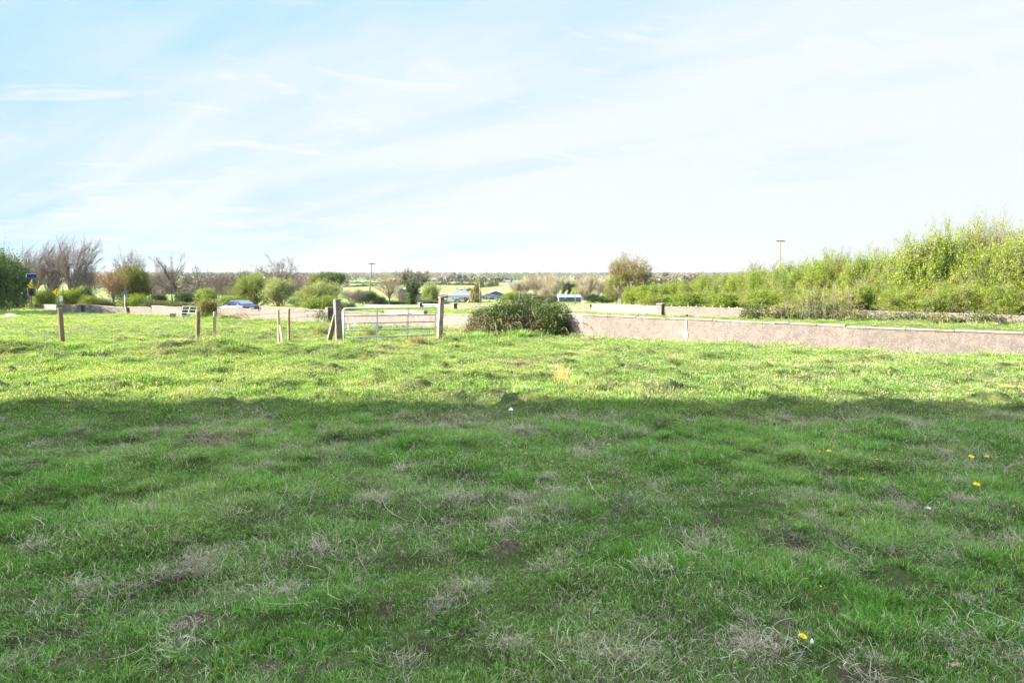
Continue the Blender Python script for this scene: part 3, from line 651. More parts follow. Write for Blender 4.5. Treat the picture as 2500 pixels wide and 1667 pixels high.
# ------------------------------------------------------------------ field gate and its concrete posts
gA = Vector((*gp(840, 843), 0)); gB = Vector((*gp(1063, 826), 0))
gA.z = at(840, 843, gA.y).z; gB = Vector((at(1063, 800, gA.y * 1.09).x, gA.y * 1.09, 0))
def field_gate():
    root = empty('field_gate', tuple(gA), 0, 'galvanised six bar field gate hung between concrete posts', 'gate')
    YA, YB = gA.y, gB.y
    def pt(px, py):                                     # on the plane of the gate
        t = (px - 838) / (1064 - 838); Y = YA + (YB - YA) * t
        for _ in range(4):
            x = (px - CX) / F * Y; 
        return at(px, py, Y) - gA
    lt = [(839, 757.0), (841, 753.8), (847, 752.8), (920, 752.0), (1064, 751.6)]
    m = MB(); m.tube([pt(840, 838), pt(839.5, 800), pt(839, 768)] + [pt(*q) for q in lt], 0.030, 10); m.build('frame_tube', M_GALV2, root, smooth=True)
    bars = [(771.3, 768.6), (789.5, 785.3), (807.2, 801.7), (824.8, 817.6)]
    for a, b in bars:
        m = MB(); m.tube([pt(841, a), pt(920, a + (b - a) * .34), pt(1064, b)], 0.019, 8); m.build('bar', M_GALV, root, smooth=True)
    m = MB(); m.tube([pt(842, 843.2), pt(905, 841.5), pt(960, 839), pt(998, 837.5)], 0.026, 8); m.build('bar', M_GALV, root, smooth=True)
    for px, y0, y1 in ((922, 752.5, 841), (997, 752.2, 837.8), (1064, 751.6, 817.8)):
        m = MB(); a, b = pt(px, y0), pt(px - (2.2 if px < 1000 else 2), y1); m.prism([a + Vector((-.022, -.022, 0)), a + Vector((.022, -.022, 0)), a + Vector((.022, -.028, 0)), a + Vector((-.022, -.028, 0))], b - a); m.build('upright', M_GALV2, root)
    m = MB(); p = pt(846, 798); m.tube([pt(841, 798.5), pt(850, 799), pt(858, 799)], 0.012, 6); m.tube([pt(851, 790), pt(851, 806)], 0.02, 6); m.build('latch', M_GALV2, root)
field_gate()
def leaning_post(name, label, mat, base, top, Yb_, w0, w1_, rz, bevel=0.02, cat='gate post', Ytop=None, zdown=0.25):
    b = at(base[0], base[1], Yb_); t = at(top[0], top[1], Ytop or Yb_); root = b.copy(); d = t - b; m = MB(); n = 9; rs = np.random.RandomState(int(base[0]))
    for k in range(n):
        f = -zdown / d.length + (1 + zdown / d.length) * k / (n - 1); c = d * f; wv = w0 + (w1_ - w0) * f; j = rs.randn(2) * 0.004
        ring = [Matrix.Rotation(rz, 4, 'Z') @ Vector((a * wv / 2, e * wv / 2, 0)) + c + Vector((j[0], j[1], 0)) for a, e in ((-1, -1), (1, -1), (1, 1), (-1, 1))]
        m.V += [tuple(q) for q in ring]
        if k: 
            o_ = (k - 1) * 4
            for i in range(4): m.Fc.append((o_ + i, o_ + (i + 1) % 4, o_ + 4 + (i + 1) % 4, o_ + 4 + i))
    m.Fc.append((3, 2, 1, 0)); m.Fc.append(tuple(range((n - 1) * 4, n * 4))); m.n = len(m.V)
    e = empty(name, tuple(root), 0, label, cat); m.build('shaft', mat, e, bevel=bevel); return e, d
gp1, d1 = leaning_post('gate_post', 'thick leaning concrete gate post propped by a diagonal strut left of the gate', M_CONPOST, (827, 839), (822.5, 730.5), yb(830, 840), 0.215, 0.185, R(38))
m = MB(); b0 = at(801, 842, yb(830, 840) + .1) - gp1.location; t0 = at(819, 767, yb(830, 840) - 0.0) - gp1.location
m.V = []; dd = t0 - b0; 
for f, wv in ((-.1, .15), (.5, .14), (1.0, .12)):
    for a, e in ((-1, -1), (1, -1), (1, 1), (-1, 1)): m.V.append(tuple(b0 + dd * f + Matrix.Rotation(R(30), 4, 'Z') @ Vector((a * wv / 2, e * wv / 2, 0))))
for k in (0, 4):
    for i in range(4): m.Fc.append((k + i, k + (i + 1) % 4, k + 4 + (i + 1) % 4, k + 4 + i))
m.Fc += [(3, 2, 1, 0), (8, 9, 10, 11)]; m.n = 12; m.build('strut', M_CONPOST, gp1, bevel=0.015)
for zf, s_ in ((0.88, .02), (0.86, .02)):
    m = MB(); p = d1 * zf + Vector((0.10 if s_ else 0, -0.12, 0)); m.tube([p + Vector((-0.02, 0.03, 0)), p + Vector((0.0, -0.02, 0))], 0.016, 6); m.build('iron_eye', M_WIRE, gp1); break
gp2, d2 = leaning_post('gate_post', 'rust streaked concrete gate post right of the gate with a slab on its top', M_CONPOSTR, (1073.5, 822), (1078.5, 727), gA.y * 1.1, 0.165, 0.155, R(28))
m = MB(); m.box(d2 + Vector((0.05, 0.0, 0.03)), (0.30, 0.22, 0.07), Matrix.Rotation(R(28), 4, 'Z') @ Matrix.Rotation(R(-9), 4, 'Y')); m.build('top_slab', M_DARKCON, gp2, bevel=0.01)

# ------------------------------------------------------------------ wire fence along the field
def wire_fence():
    b0 = at(484, 856, 19.0); root = empty('wire_fence', tuple(b0), 0, 'post and wire stock fence crossing the field left of the gate', 'fence'); L = b0
    posts = [(-210, 853, -235, 748, M_WOOD, .048), (154.5, 856, 146, 751, M_WOOD, .068), (483, 858, 484, 760, M_WOOD, .06), (523.5, 858, 524.5, 761, M_WOOD2, .042), (682, 848, 679.5, 756, M_WOOD2, .036), (705, 845, 705.5, 754, M_WOOD, .038)]
    tops = []
    for i, (bx, by, tx, ty, mt, r) in enumerate(posts):
        Y = yb(bx, by); b = at(bx, by, Y); t = at(tx, ty, Y); m = MB(); d = t - b; rs = np.random.RandomState(i)
        pts = [b - L - d * 0.2] + [b - L + d * f + Vector((rs.randn() * .004, rs.randn() * .004, 0)) for f in (0, .25, .5, .75, .99)] + [t - L]
        m.tube(pts, [r * 1.08, r * 1.05, r * 1.02, r, r * .98, r * .97, r * .8], 10); m.build('post', mt, root, smooth=False); tops.append((b - L, t - L))
    b = at(692, 850, 19.1); t = at(683.5, 794, 19.4); m = MB(); d = t - b; m.tube([b - L - d * .2, b - L + d * .5 + Vector((.004, 0, 0)), t - L], [.045, .042, .03], 7); o = m.build('stake', M_WOOD2, root); 
    gpt = at(824, 745, yb(830, 840)) - L; gpb = at(828, 838, yb(830, 840)) - L
    tops.append((gpb, gpt)); rs = np.random.RandomState(4)
    for f in (0.90, 0.76, 0.58, 0.42, 0.28, 0.14):
        m = MB()
        for (a0, a1), (c0, c1) in zip(tops[:-1], tops[1:]):
            p = a0.lerp(a1, f); q = c0.lerp(c1, f); n = 6; P = [p.lerp(q, k / n) + Vector((0, -0.05, -0.03 * math.sin(math.pi * k / n) * (p - q).length / 5 + rs.randn() * .004)) for k in range(n + 1)]; m.tube(P, 0.0045 if f > .7 else 0.0026, 3, caps=False)
        m.build('wire', M_WIRE, root)
    m = MB()
    for (a0, a1), (c0, c1) in zip(tops[:-1], tops[1:]):
        n = max(1, int((c0 - a0).length / 0.2))
        for k in range(n):
            t_ = (k + 0.5) / n; p = a0.lerp(c0, t_); q = a1.lerp(c1, t_); m.tube([p.lerp(q, .1) + Vector((0, -.05, 0)), p.lerp(q, .58) + Vector((0, -.05, -.02))], 0.0013, 3, caps=False)
    m.build('netting', M_WIRE, root)
wire_fence()

# ------------------------------------------------------------------ small leaning gate, stone block and plank at the gap in the wall
def gap_things():
    Y = yb(450, 779); o = at(440, 778, Y); root = empty('small_gate', tuple(o), 0, 'small white barred gate leaning across the gap in the wall', 'gate')
    Yt = Y + 0.45
    def p(px, py):
        f = (778 - py) / 31.0; return at(px, py, Y + 0.45 * f) - o
    for (a, b) in (((446, 748), (490, 748.3)), ((445, 756), (482, 756.5)), ((443, 763.5), (479, 764)), ((441, 770), (476, 771)), ((439.5, 778.5), (455, 778.5))):
        m = MB(); m.tube([p(*a), p(*b)], 0.015, 6); m.build('bar', M_WHITE, root)
    for (a, b) in (((446, 747), (439.5, 779)), ((464, 748), (457.5, 771)), ((481.5, 748), (475.5, 771.5))):
        m = MB(); m.tube([p(*a), p(*b)], 0.017, 6); m.build('upright', M_WHITE, root)
    m = MB(); c = at(452, 766, Y + 0.75); m.box((0, 0, 0), (0.30, 0.22, 0.62)); m.box((0, -0.12, 0.2), (0.26, 0.03, 0.12)); m.box((0, 0.0, 0.33), (0.34, 0.26, 0.05)); q = m.build('feed_drum', M_BLACK, None, bevel=0.03); q.location = c; tag(q, 'black plastic drum behind the small white gate', 'drum')
    m = MB(); c = at(422, 776.5, Y + .2); m.box((0, 0, 0), (0.36, 0.42, 0.34), Matrix.Rotation(R(28), 4, 'Z')); q = m.build('stone_block', M_WALL, None, bevel=0.02); q.location = c + Vector((0, 0, .13)); tag(q, 'squared concrete block on the grass beside the small white gate', 'block')
    m = MB(); a = at(453.5, 782, Y - .1); b = at(461, 769, Y + 0.05); d = b - a; sx = Vector((.11, .04, 0)); m.prism([-sx - d * .1, sx - d * .1, sx + d, -sx + d], (0.01, 0.05, 0.02)); q = m.build('wooden_plank', M_WOOD2, None); q.location = a + Vector((0, 0, .1)); tag(q, 'pale wooden plank propped against the small white gate', 'plank')
    # white sheet in the grass at far left, white scrap on the right, white wrapper
    def sheet(px, py, w_, l_, h_, name, label, cat, mat=M_WHITE, dark=None, seed=0, Y=None, lift=0.0):
        Y = Y or yb(px, py); c = at(px, py, Y); z = gz(c.x, c.y); rs = np.random.RandomState(seed); n = 9; V = []; 
        for i in range(n):
            for j in range(n):
                u, v = i / (n - 1) - .5, j / (n - 1) - .5; e = 1 + 0.25 * rs.randn() * .5; V.append((u * w_ * e, v * l_ * e, h_ * max(0, (1 - (2 * u) ** 2) * (1 - (2 * v) ** 2)) * (0.75 + .4 * rs.rand()) + 0.004))
        i = np.arange(n - 1)[:, None] * n + np.arange(n - 1)[None, :]; FQ = np.stack([i, i + 1, i + 1 + n, i + n], -1).reshape(-1, 4)
        me = np_mesh(name, np.array(V), FQ, None, [mat]); o = bpy.data.objects.new(name, me); link(o); o.location = (c.x, c.y, z + lift); tag(o, label, cat); return o
    sheet(26, 776, 0.75, 0.5, 0.17, 'feed_bag', 'white sack lying in the shaded grass at the far left', 'sack', seed=1)
    sheet(868, 789, 0.32, 0.25, 0.14, 'salt_lick_bag', 'crumpled white bag with grey folds by the wall behind the gate', 'bag', seed=2, Y=31.0, lift=0.02, mat=plain('grimy_white', (0.5, 0.5, 0.5), 0.6, var=.5, sc_=14))
    sheet(1247, 1018, 0.06, 0.05, 0.035, 'paper_scrap', 'small crumpled white scrap in the shaded grass near the shadow edge', 'litter', seed=3, lift=0.06)
    sheet(2277, 970, 0.17, 0.03, 0.02, 'paper_strip', 'narrow white strip lying in the sunlit grass at right', 'litter', seed=4, lift=0.035)
    sheet(1981, 1590, 0.018, 0.015, 0.02, 'feather_tuft', 'tiny pale fluff in the grass beneath the large dandelion', 'litter', seed=6, lift=0.04)
    sheet(1556, 836, 0.16, 0.08, 0.05, 'pale_stone', 'small pale stone at the foot of the right wall near the bramble', 'stone', seed=7, lift=0.03)
    sheet(1512, 829, 0.22, 0.15, 0.16, 'grey_stone', 'rounded grey stone at the foot of the wall beside the bramble', 'stone', seed=8, mat=M_CONPOST)
    t = plain('dead_leaf_brown', (0.42, 0.27, 0.19), 0.8, var=.2); sheet(2333, 1627, 0.05, 0.03, 0.012, 'dead_leaf', 'curled tan dead leaf in the grass at the lower right', 'leaf', mat=t, seed=9, lift=0.03)
gap_things()

# ------------------------------------------------------------------ road signs
def flat_text(txt, size): return None
def signs():
    t = NT('sign_yellow'); M_YEL = t.princ((0.85, 0.60, 0.02), 0.45, 0, 0.4); M_SOLAR = plain('solar_panel', (0.006, 0.012, 0.05), 0.9, 0, 0.0, var=.1); M_GREYBOX = plain('grey_sign_backing', (0.12, 0.125, 0.17), 0.6)
    def tri_sign(px, py, half, Y, root, o):
        c = at(px, py, Y) - o; m = MB(); h = half * Y / F
        m.prism([c + Vector((0, 0, h)), c + Vector((h, 0, 0)), c + Vector((0, 0, -h)), c + Vector((-h, 0, 0))], (0, 0.03, 0)); s = m.build('sign_plate', M_BLACK, root, bevel=0.004); h2 = h * 0.93
        m = MB(); m.prism([c + Vector((0, -.006, h2)), c + Vector((h2, -.006, 0)), c + Vector((0, -.006, -h2)), c + Vector((-h2, -.006, 0))], (0, 0.005, 0)); m.build('sign_face', M_YEL, s); return c, h, s
    # solar powered speed display
    Y = 69.0; px = 78; b = at(px, 748, Y); b.z = gz(b.x, b.y); o = b
    root = empty('speed_display_sign', tuple(b), R(0), 'solar powered electronic road sign with a dark panel and yellow diamond on one pole', 'road sign')
    m = MB(); top = at(79, 676, Y) - o; m.tube([(0, 0, -.3), (0, 0, top.z * .5), (top.x, 0, top.z)], 0.075, 10); m.build('pole', M_GREYBOX, root, smooth=True)
    c = at(77.5, 673.5, Y) - o; m = MB(); m.box(c, (1.12, 0.06, 0.46), Matrix.Rotation(R(-25), 4, 'X')); p = m.build('solar_panel', M_GREYBOX, root, bevel=.01); m = MB(); m.box(c + Vector((0, -.035, 0.01)), (1.04, 0.02, 0.40), Matrix.Rotation(R(-25), 4, 'X')); m.build('cells', M_SOLAR, p)
    c = at(80, 713, Y) - o; m = MB(); m.box(c + Vector((0, -.14, 0)), (0.80, 0.16, 0.84)); bx = m.build('display_box', M_GREYBOX, root, bevel=.03)
    m = MB(); q = at(80, 714.8, Y) - o; 
    m.prism([q + Vector((.28 * math.cos(a), -.235, .28 * math.sin(a))) for a in np.linspace(0, 2 * math.pi, 25)[:-1]], (0, .02, 0)); m.build('round_display', M_BLACK, bx)
    m = MB(); m.box(at(79.8, 705.8, Y) - o + Vector((0, -.23, 0)), (0.47, 0.03, 0.17)); m.build('text_display', M_BLACK, bx)
    c, h, s = tri_sign(79, 696.5, 8.3, Y, root, o); s.location.y -= 0.26
    m = MB(); z = c + Vector((0, -.012, 0))                         # staggered curve arrow
    for a, e in (((-.12, .10), (-.12, -.02)), ((-.12, -.02), (.0, .03)), ((0, .03), (.09, -.10)), ((.09, -.10), (.12, .02)), ((-.16, .02), (-.05, .06)), ((.05, -.03), (.15, -.03))):
        m.tube([z + Vector((a[0], 0, a[1])), z + Vector((e[0], 0, e[1]))], 0.022, 5)
    m.build('symbol', M_BLACK, s)
    # staggered junction sign
    Y = 66.0; b = at(140, 750, Y); b.z = gz(b.x, b.y); o = b
    root = empty('warning_sign', tuple(b), 0, 'yellow diamond road sign showing a staggered junction', 'road sign')
    m = MB(); m.tube([(0, 0, -.3), (-.02, 0, (at(140, 712, Y) - o).z)], 0.045, 8); m.build('pole', M_GREYBOX, root, smooth=True)
    m = MB(); m.box(at(140, 733.5, Y) - o + Vector((0, -.05, 0)), (0.14, .1, .42)); m.build('pole_sleeve', M_GALV, root)
    c, h, s = tri_sign(139.5, 713.5, 10.6, Y, root, o); s.location.y -= .06; z = c + Vector((0, -.014, 0)); m = MB()
    m.box(z, (.05, .012, .55)); m.box(z + Vector((.12, 0, .13)), (.24, .012, .035)); m.box(z + Vector((-.10, 0, -.13)), (.20, .012, .035)); m.build('symbol', M_BLACK, s)
    # white notice on two legs
    Y = 65.0; b = at(149.5, 750, Y); b.z = gz(b.x, b.y); root = empty('notice_board', tuple(b), 0, 'small white notice board on two thin legs beside the yellow diamond sign', 'notice board'); o = b
    c = at(149.3, 728.5, Y) - o; m = MB(); m.box(c, (.28, .03, .54)); s = m.build('board', M_WHITE, root, bevel=.005)
    m = MB(); m.box(c + Vector((.05, -.018, -.08)), (.14, .004, .3)); m.build('notice_panel', plain('pale_blue_print', (.45, .68, .75), .7), s)
    for dx in (-.1, .1): m = MB(); m.tube([(c.x + dx, 0.03, -.3), (c.x + dx, 0.03, c.z)], 0.018, 6); m.build('leg', M_GREYBOX, root)
    m = MB(); Yp = 67.0; b = at(154.5, 750, Yp); b.z = gz(b.x, b.y); t_ = at(153.5, 700, Yp) - b; m.tube([(0, 0, -.3), tuple(t_)], [.05, .04], 7); q = m.build('timber_pole', M_POLE, None); q.location = b; tag(q, 'slim bare timber pole right behind the small white notice', 'pole')
    # blue sign
    Y = 55.0; b = at(304, 752, Y); b.z = gz(b.x, b.y); o = b; root = empty('blue_road_sign', tuple(b), 0, 'small round blue sign on a white post in front of the dark round bush', 'road sign')
    m = MB(); m.tube([(0, 0, -.3), tuple(at(304, 718, Y) - o)], 0.028, 8); m.build('pole', M_WHITE, root, smooth=True)
    c = at(303.8, 715.5, Y) - o; m = MB(); m.prism([c + Vector((.16 * math.cos(a), -.06, .15 * math.sin(a))) for a in np.linspace(0, 2 * math.pi, 21)[:-1]], (0, .02, 0)); m.build('sign_face', plain('sign_blue', (.06, .12, .4), .4), root)
signs()

# ------------------------------------------------------------------ utility poles
def pole(px, base_py, top_px, top_py, Y, r, label, arms=(), lean=0.0):
    b = at(px, 700, Y); b.z = gz(b.x, b.y); t = at(top_px, top_py, Y) - b
    root = empty('utility_pole', tuple(b), 0, label, 'utility pole', 'utility poles'); m = MB(); m.tube([(0, 0, -.5), tuple(t * .5), tuple(t)], [r, r * .85, r * .65], 8); m.build('pole', M_POLE, root, smooth=True)
    for dz, L, rz in arms:
        d = Vector((math.cos(rz), math.sin(rz), 0)) * L / 2; c = t - Vector((0, 0.12, dz)); m = MB(); m.tube([c - d, c + d], 0.085, 4); a = m.build('crossarm', M_POLE, root)
        for f in (-.9, 0, .9):
            m = MB(); m.tube([c + d * f, c + d * f + Vector((0, 0, .32))], [.05, .07], 6); m.build('insulator', M_INSUL, a)
    return b + t
tA = pole(899, 743, 908, 640, 144, .17, 'tall utility pole with a crossarm between the dark bush and the bare trees', [(.35, 1.5, .1)])
tB = pole(1904, 700, 1905, 581, 96, .13, 'utility pole with crossarm rising behind the green hedge', [(.45, 1.9, .5)])
tC = pole(1172.5, 745, 1171, 688, 245, .22, 'pale utility pole beside the conical garden tree', [(.4, 2.0, .3)])
tD = pole(1405.5, 741, 1405, 709, 215, .16, 'slim pale pole in front of the long dark shed')
tE = pole(447, 735, 441, 649, 112, .10, 'thin pole standing among the bare grey trees')
tF = pole(1062, 735, 1061, 709, 250, .2, 'short pale pole beside the light green shrub left of the farmhouse')
tG = pole(1541, 710, 1541, 688, 170, .16, 'white topped pole in front of the big round tree', [(.3, .8, .2)])
tH = pole(1268, 738, 1268, 710, 262, .2, 'pale pole at the left end of the willow row')

# ------------------------------------------------------------------ trees and bushes
M_BGREY = barkmat('bark_grey', (0.119, 0.098, 0.084), (0.210, 0.182, 0.154)); M_BDARK = barkmat('bark_dark', (0.056, 0.048, 0.040), (0.112, 0.096, 0.080))
M_TGREY = barkmat('twig_grey', (0.09, 0.078, 0.07), (0.15, 0.132, 0.118)); M_TBROWN = barkmat('twig_brown', (0.085, 0.07, 0.06), (0.14, 0.118, 0.105))
M_TBEIGE = barkmat('twig_beige', (0.168, 0.140, 0.096), (0.248, 0.212, 0.156)); M_TDARK = barkmat('twig_dark', (0.070, 0.059, 0.049), (0.126, 0.108, 0.091))
M_LHEDGE = leafmat('hawthorn_leaf', (0.055, 0.10, 0.006), (0.195, 0.275, 0.014), (0.20, 0.19, 0.04)); M_LFRESH = leafmat('fresh_leaf', (0.092, 0.138, 0.023), (0.207, 0.275, 0.054))
M_LWILLOW = leafmat('willow_leaf', (0.122, 0.153, 0.054), (0.245, 0.291, 0.115)); M_LDARK = leafmat('dark_leaf', (0.02, 0.045, 0.012), (0.07, 0.12, 0.03), trans=0.2)
M_LOLIVE = leafmat('olive_leaf', (0.054, 0.072, 0.013), (0.135, 0.153, 0.036)); M_LRUST = leafmat('rusty_leaf', (0.158, 0.086, 0.036), (0.274, 0.173, 0.079)); M_LBRONZE = leafmat('bronze_leaf', (0.075, 0.062, 0.018), (0.20, 0.165, 0.045), (0.17, 0.115, 0.05))
M_LBRAM = leafmat('bramble_leaf', (0.032, 0.054, 0.016), (0.108, 0.149, 0.045), (0.180, 0.135, 0.063), 0.2); M_LGOLD = leafmat('golden_conifer_leaf', (0.10, 0.075, 0.02), (0.24, 0.19, 0.05), trans=0.1)
M_LFARG = leafmat('far_green', (0.036, 0.063, 0.023), (0.108, 0.144, 0.045), trans=0.1); M_LFARB = leafmat('far_brown', (0.072, 0.062, 0.047), (0.137, 0.115, 0.090), trans=0.1)
def unit(v): return v / np.maximum(np.linalg.norm(v, axis=1, keepdims=True), 1e-6)
def grow(seed, nstem=1, trunk=0.32, levels=4, kids=(6, 5, 5, 4), ratio=(.62, .55, .5, .5), ang=(45, 42, 40, 40), up=0.35, wander=.18, r0=.02, wind=0.0, splay=0.0, droop=0.0, t0=(.75, .3, .25, .2)):
    """skeleton of a tree of about unit height: list per level of (P0,P1,r0,r1) segments and the tips of the last level"""
    rs = np.random.RandomState(seed); a = rs.rand(nstem) * 6.28; st = np.stack([np.cos(a) * .04 * (nstem > 1), np.sin(a) * .04 * (nstem > 1), np.zeros(nstem)], 1)
    d = unit(np.stack([np.cos(a) * splay * rs.rand(nstem), np.sin(a) * splay * rs.rand(nstem), np.ones(nstem)], 1)); L = np.full(nstem, trunk) * (0.85 + .3 * rs.rand(nstem)); r = np.full(nstem, r0)
    out = []
    for lv in range(levels + 1):
        nseg = 4 if lv < 3 else 3; P = [st]; dd = d.copy(); D = [dd]
        for k in range(nseg):
            dd = unit(dd + rs.randn(*dd.shape) * wander * (0.5 if lv == 0 else 1) + np.array([wind * (lv > 0), 0, (up if lv > 0 else .1) * .35 - droop * (lv == levels)])); P.append(P[-1] + dd * (L / nseg)[:, None]); D.append(dd)
        rr = [r * (1 - .55 * k / nseg) for k in range(nseg + 1)]
        out.append((np.concatenate(P[:-1]), np.concatenate(P[1:]), np.concatenate(rr[:-1]), np.concatenate(rr[1:])))
        tips = P[-1]
        if lv == levels: return out, tips, D[-1], np.stack(P, 1)
        n = kids[lv]; t = t0[lv] + (1 - t0[lv]) * (np.arange(n) + rs.rand(len(st), n)) / n; t = np.clip(t, 0, .999); PP = np.stack(P, 1); DD = np.stack(D, 1)
        k = np.floor(t * nseg).astype(int); f = t * nseg - k; ii = np.arange(len(st))[:, None]
        base = PP[ii, k] * (1 - f[..., None]) + PP[ii, k + 1] * f[..., None]; pd = DD[ii, k]
        az = rs.rand(len(st), n) * 6.28 + np.arange(n) * 2.4; aa = R(ang[lv]) * (0.6 + .7 * rs.rand(len(st), n)) * (1.1 - .35 * t)
        pd = pd.reshape(-1, 3); ref = np.where(np.abs(pd[:, 2:3]) > .9, np.array([[1., 0, 0]]), np.array([[0., 0, 1]])); e1 = unit(np.cross(pd, ref)); e2 = np.cross(pd, e1); az = az.reshape(-1, 1); aa = aa.reshape(-1, 1)
        nd = unit(pd * np.cos(aa) + (e1 * np.cos(az) + e2 * np.sin(az)) * np.sin(aa)); 
        L = (np.repeat(L, n) * ratio[lv] * (1.25 - .55 * t.reshape(-1)) * (.8 + .4 * rs.rand(len(nd)))) * (1.9 if lv == 0 else 1.0)
        r = np.repeat(r, n) * .5; st = base.reshape(-1, 3); d = nd
def seg_mesh(segs, k, rmin):
    P0 = np.concatenate([s[0] for s in segs]); P1 = np.concatenate([s[1] for s in segs]); a = np.maximum(np.concatenate([s[2] for s in segs]), rmin); b = np.maximum(np.concatenate([s[3] for s in segs]), rmin * .8)
    d = unit(P1 - P0); ref = np.where(np.abs(d[:, 2:3]) > .9, np.array([[1., 0, 0]]), np.array([[0., 0, 1]])); e1 = unit(np.cross(d, ref)); e2 = np.cross(d, e1); V = []
    for P, r in ((P0, a), (P1 + d * .0005, b)):
        for j in range(k):
            t = 6.2832 * j / k; V.append(P + (e1 * math.cos(t) + e2 * math.sin(t)) * r[:, None])
    V = np.stack(V, 1).reshape(-1, 3); n = len(P0); base = (np.arange(n) * 2 * k)[:, None]; FQ = np.concatenate([np.concatenate([base + j, base + (j + 1) % k, base + k + (j + 1) % k, base + k + j], 1) for j in range(k)]); return V, FQ
def leaf_mesh(rs, C, size, aspect=.6, tone=None, upb=0.3):
    n = len(C); a = unit(rs.randn(n, 3)); nn = unit(rs.randn(n, 3) + np.array([0, 0, upb])); b = unit(np.cross(nn, a)); s = (size * (.6 + .8 * rs.rand(n)))[:, None]
    V = np.stack([C - a * s, C + b * s * aspect, C + a * s, C - b * s * aspect], 1).reshape(-1, 3); base = np.arange(n) * 4; FQ = np.stack([base, base + 1, base + 2, base + 3], 1)
    t = (rs.rand(n) if tone is None else tone); return V, FQ, np.repeat(t, 4)
PROTO = {}
def proto(key, stem, crown_tw, leaves):
    """store unit-size meshes: trunk, twigs, leaves"""
    allV = np.concatenate([x[0] for x in (crown_tw, leaves) if x is not None] or [stem[0]]); zt = np.percentile(allV[:, 2], 99.6); xw = np.percentile(allV[:, 0], 98.5) - np.percentile(allV[:, 0], 1.5); yw = np.percentile(allV[:, 1], 98.5) - np.percentile(allV[:, 1], 1.5); w_ = (xw + yw) / 2
    mx_ = (np.percentile(allV[:, 0], 98.5) + np.percentile(allV[:, 0], 1.5)) / 2; sc_ = np.array([1 / w_, 1 / w_, 1 / zt]); out = {}
    for nm, x in (('trunk', stem), ('twigs', crown_tw), ('leaves', leaves)):
        if x is None: continue
        V = (x[0] - np.array([mx_ * .5, 0, 0])) * sc_; out[nm] = np_mesh(key + '_' + nm, V, x[1], None, [M_BGREY], {'tone': x[2]} if len(x) > 2 else None)
    PROTO[key] = out
def bare(key, seed, rmin=.0022, **kw):
    s, tips, D, PP = grow(seed, **kw); proto(key, seg_mesh(s[:2], 6, rmin * 1.5), seg_mesh(s[2:], 3, rmin), None)
RT = (.62, .58, .58, .6)
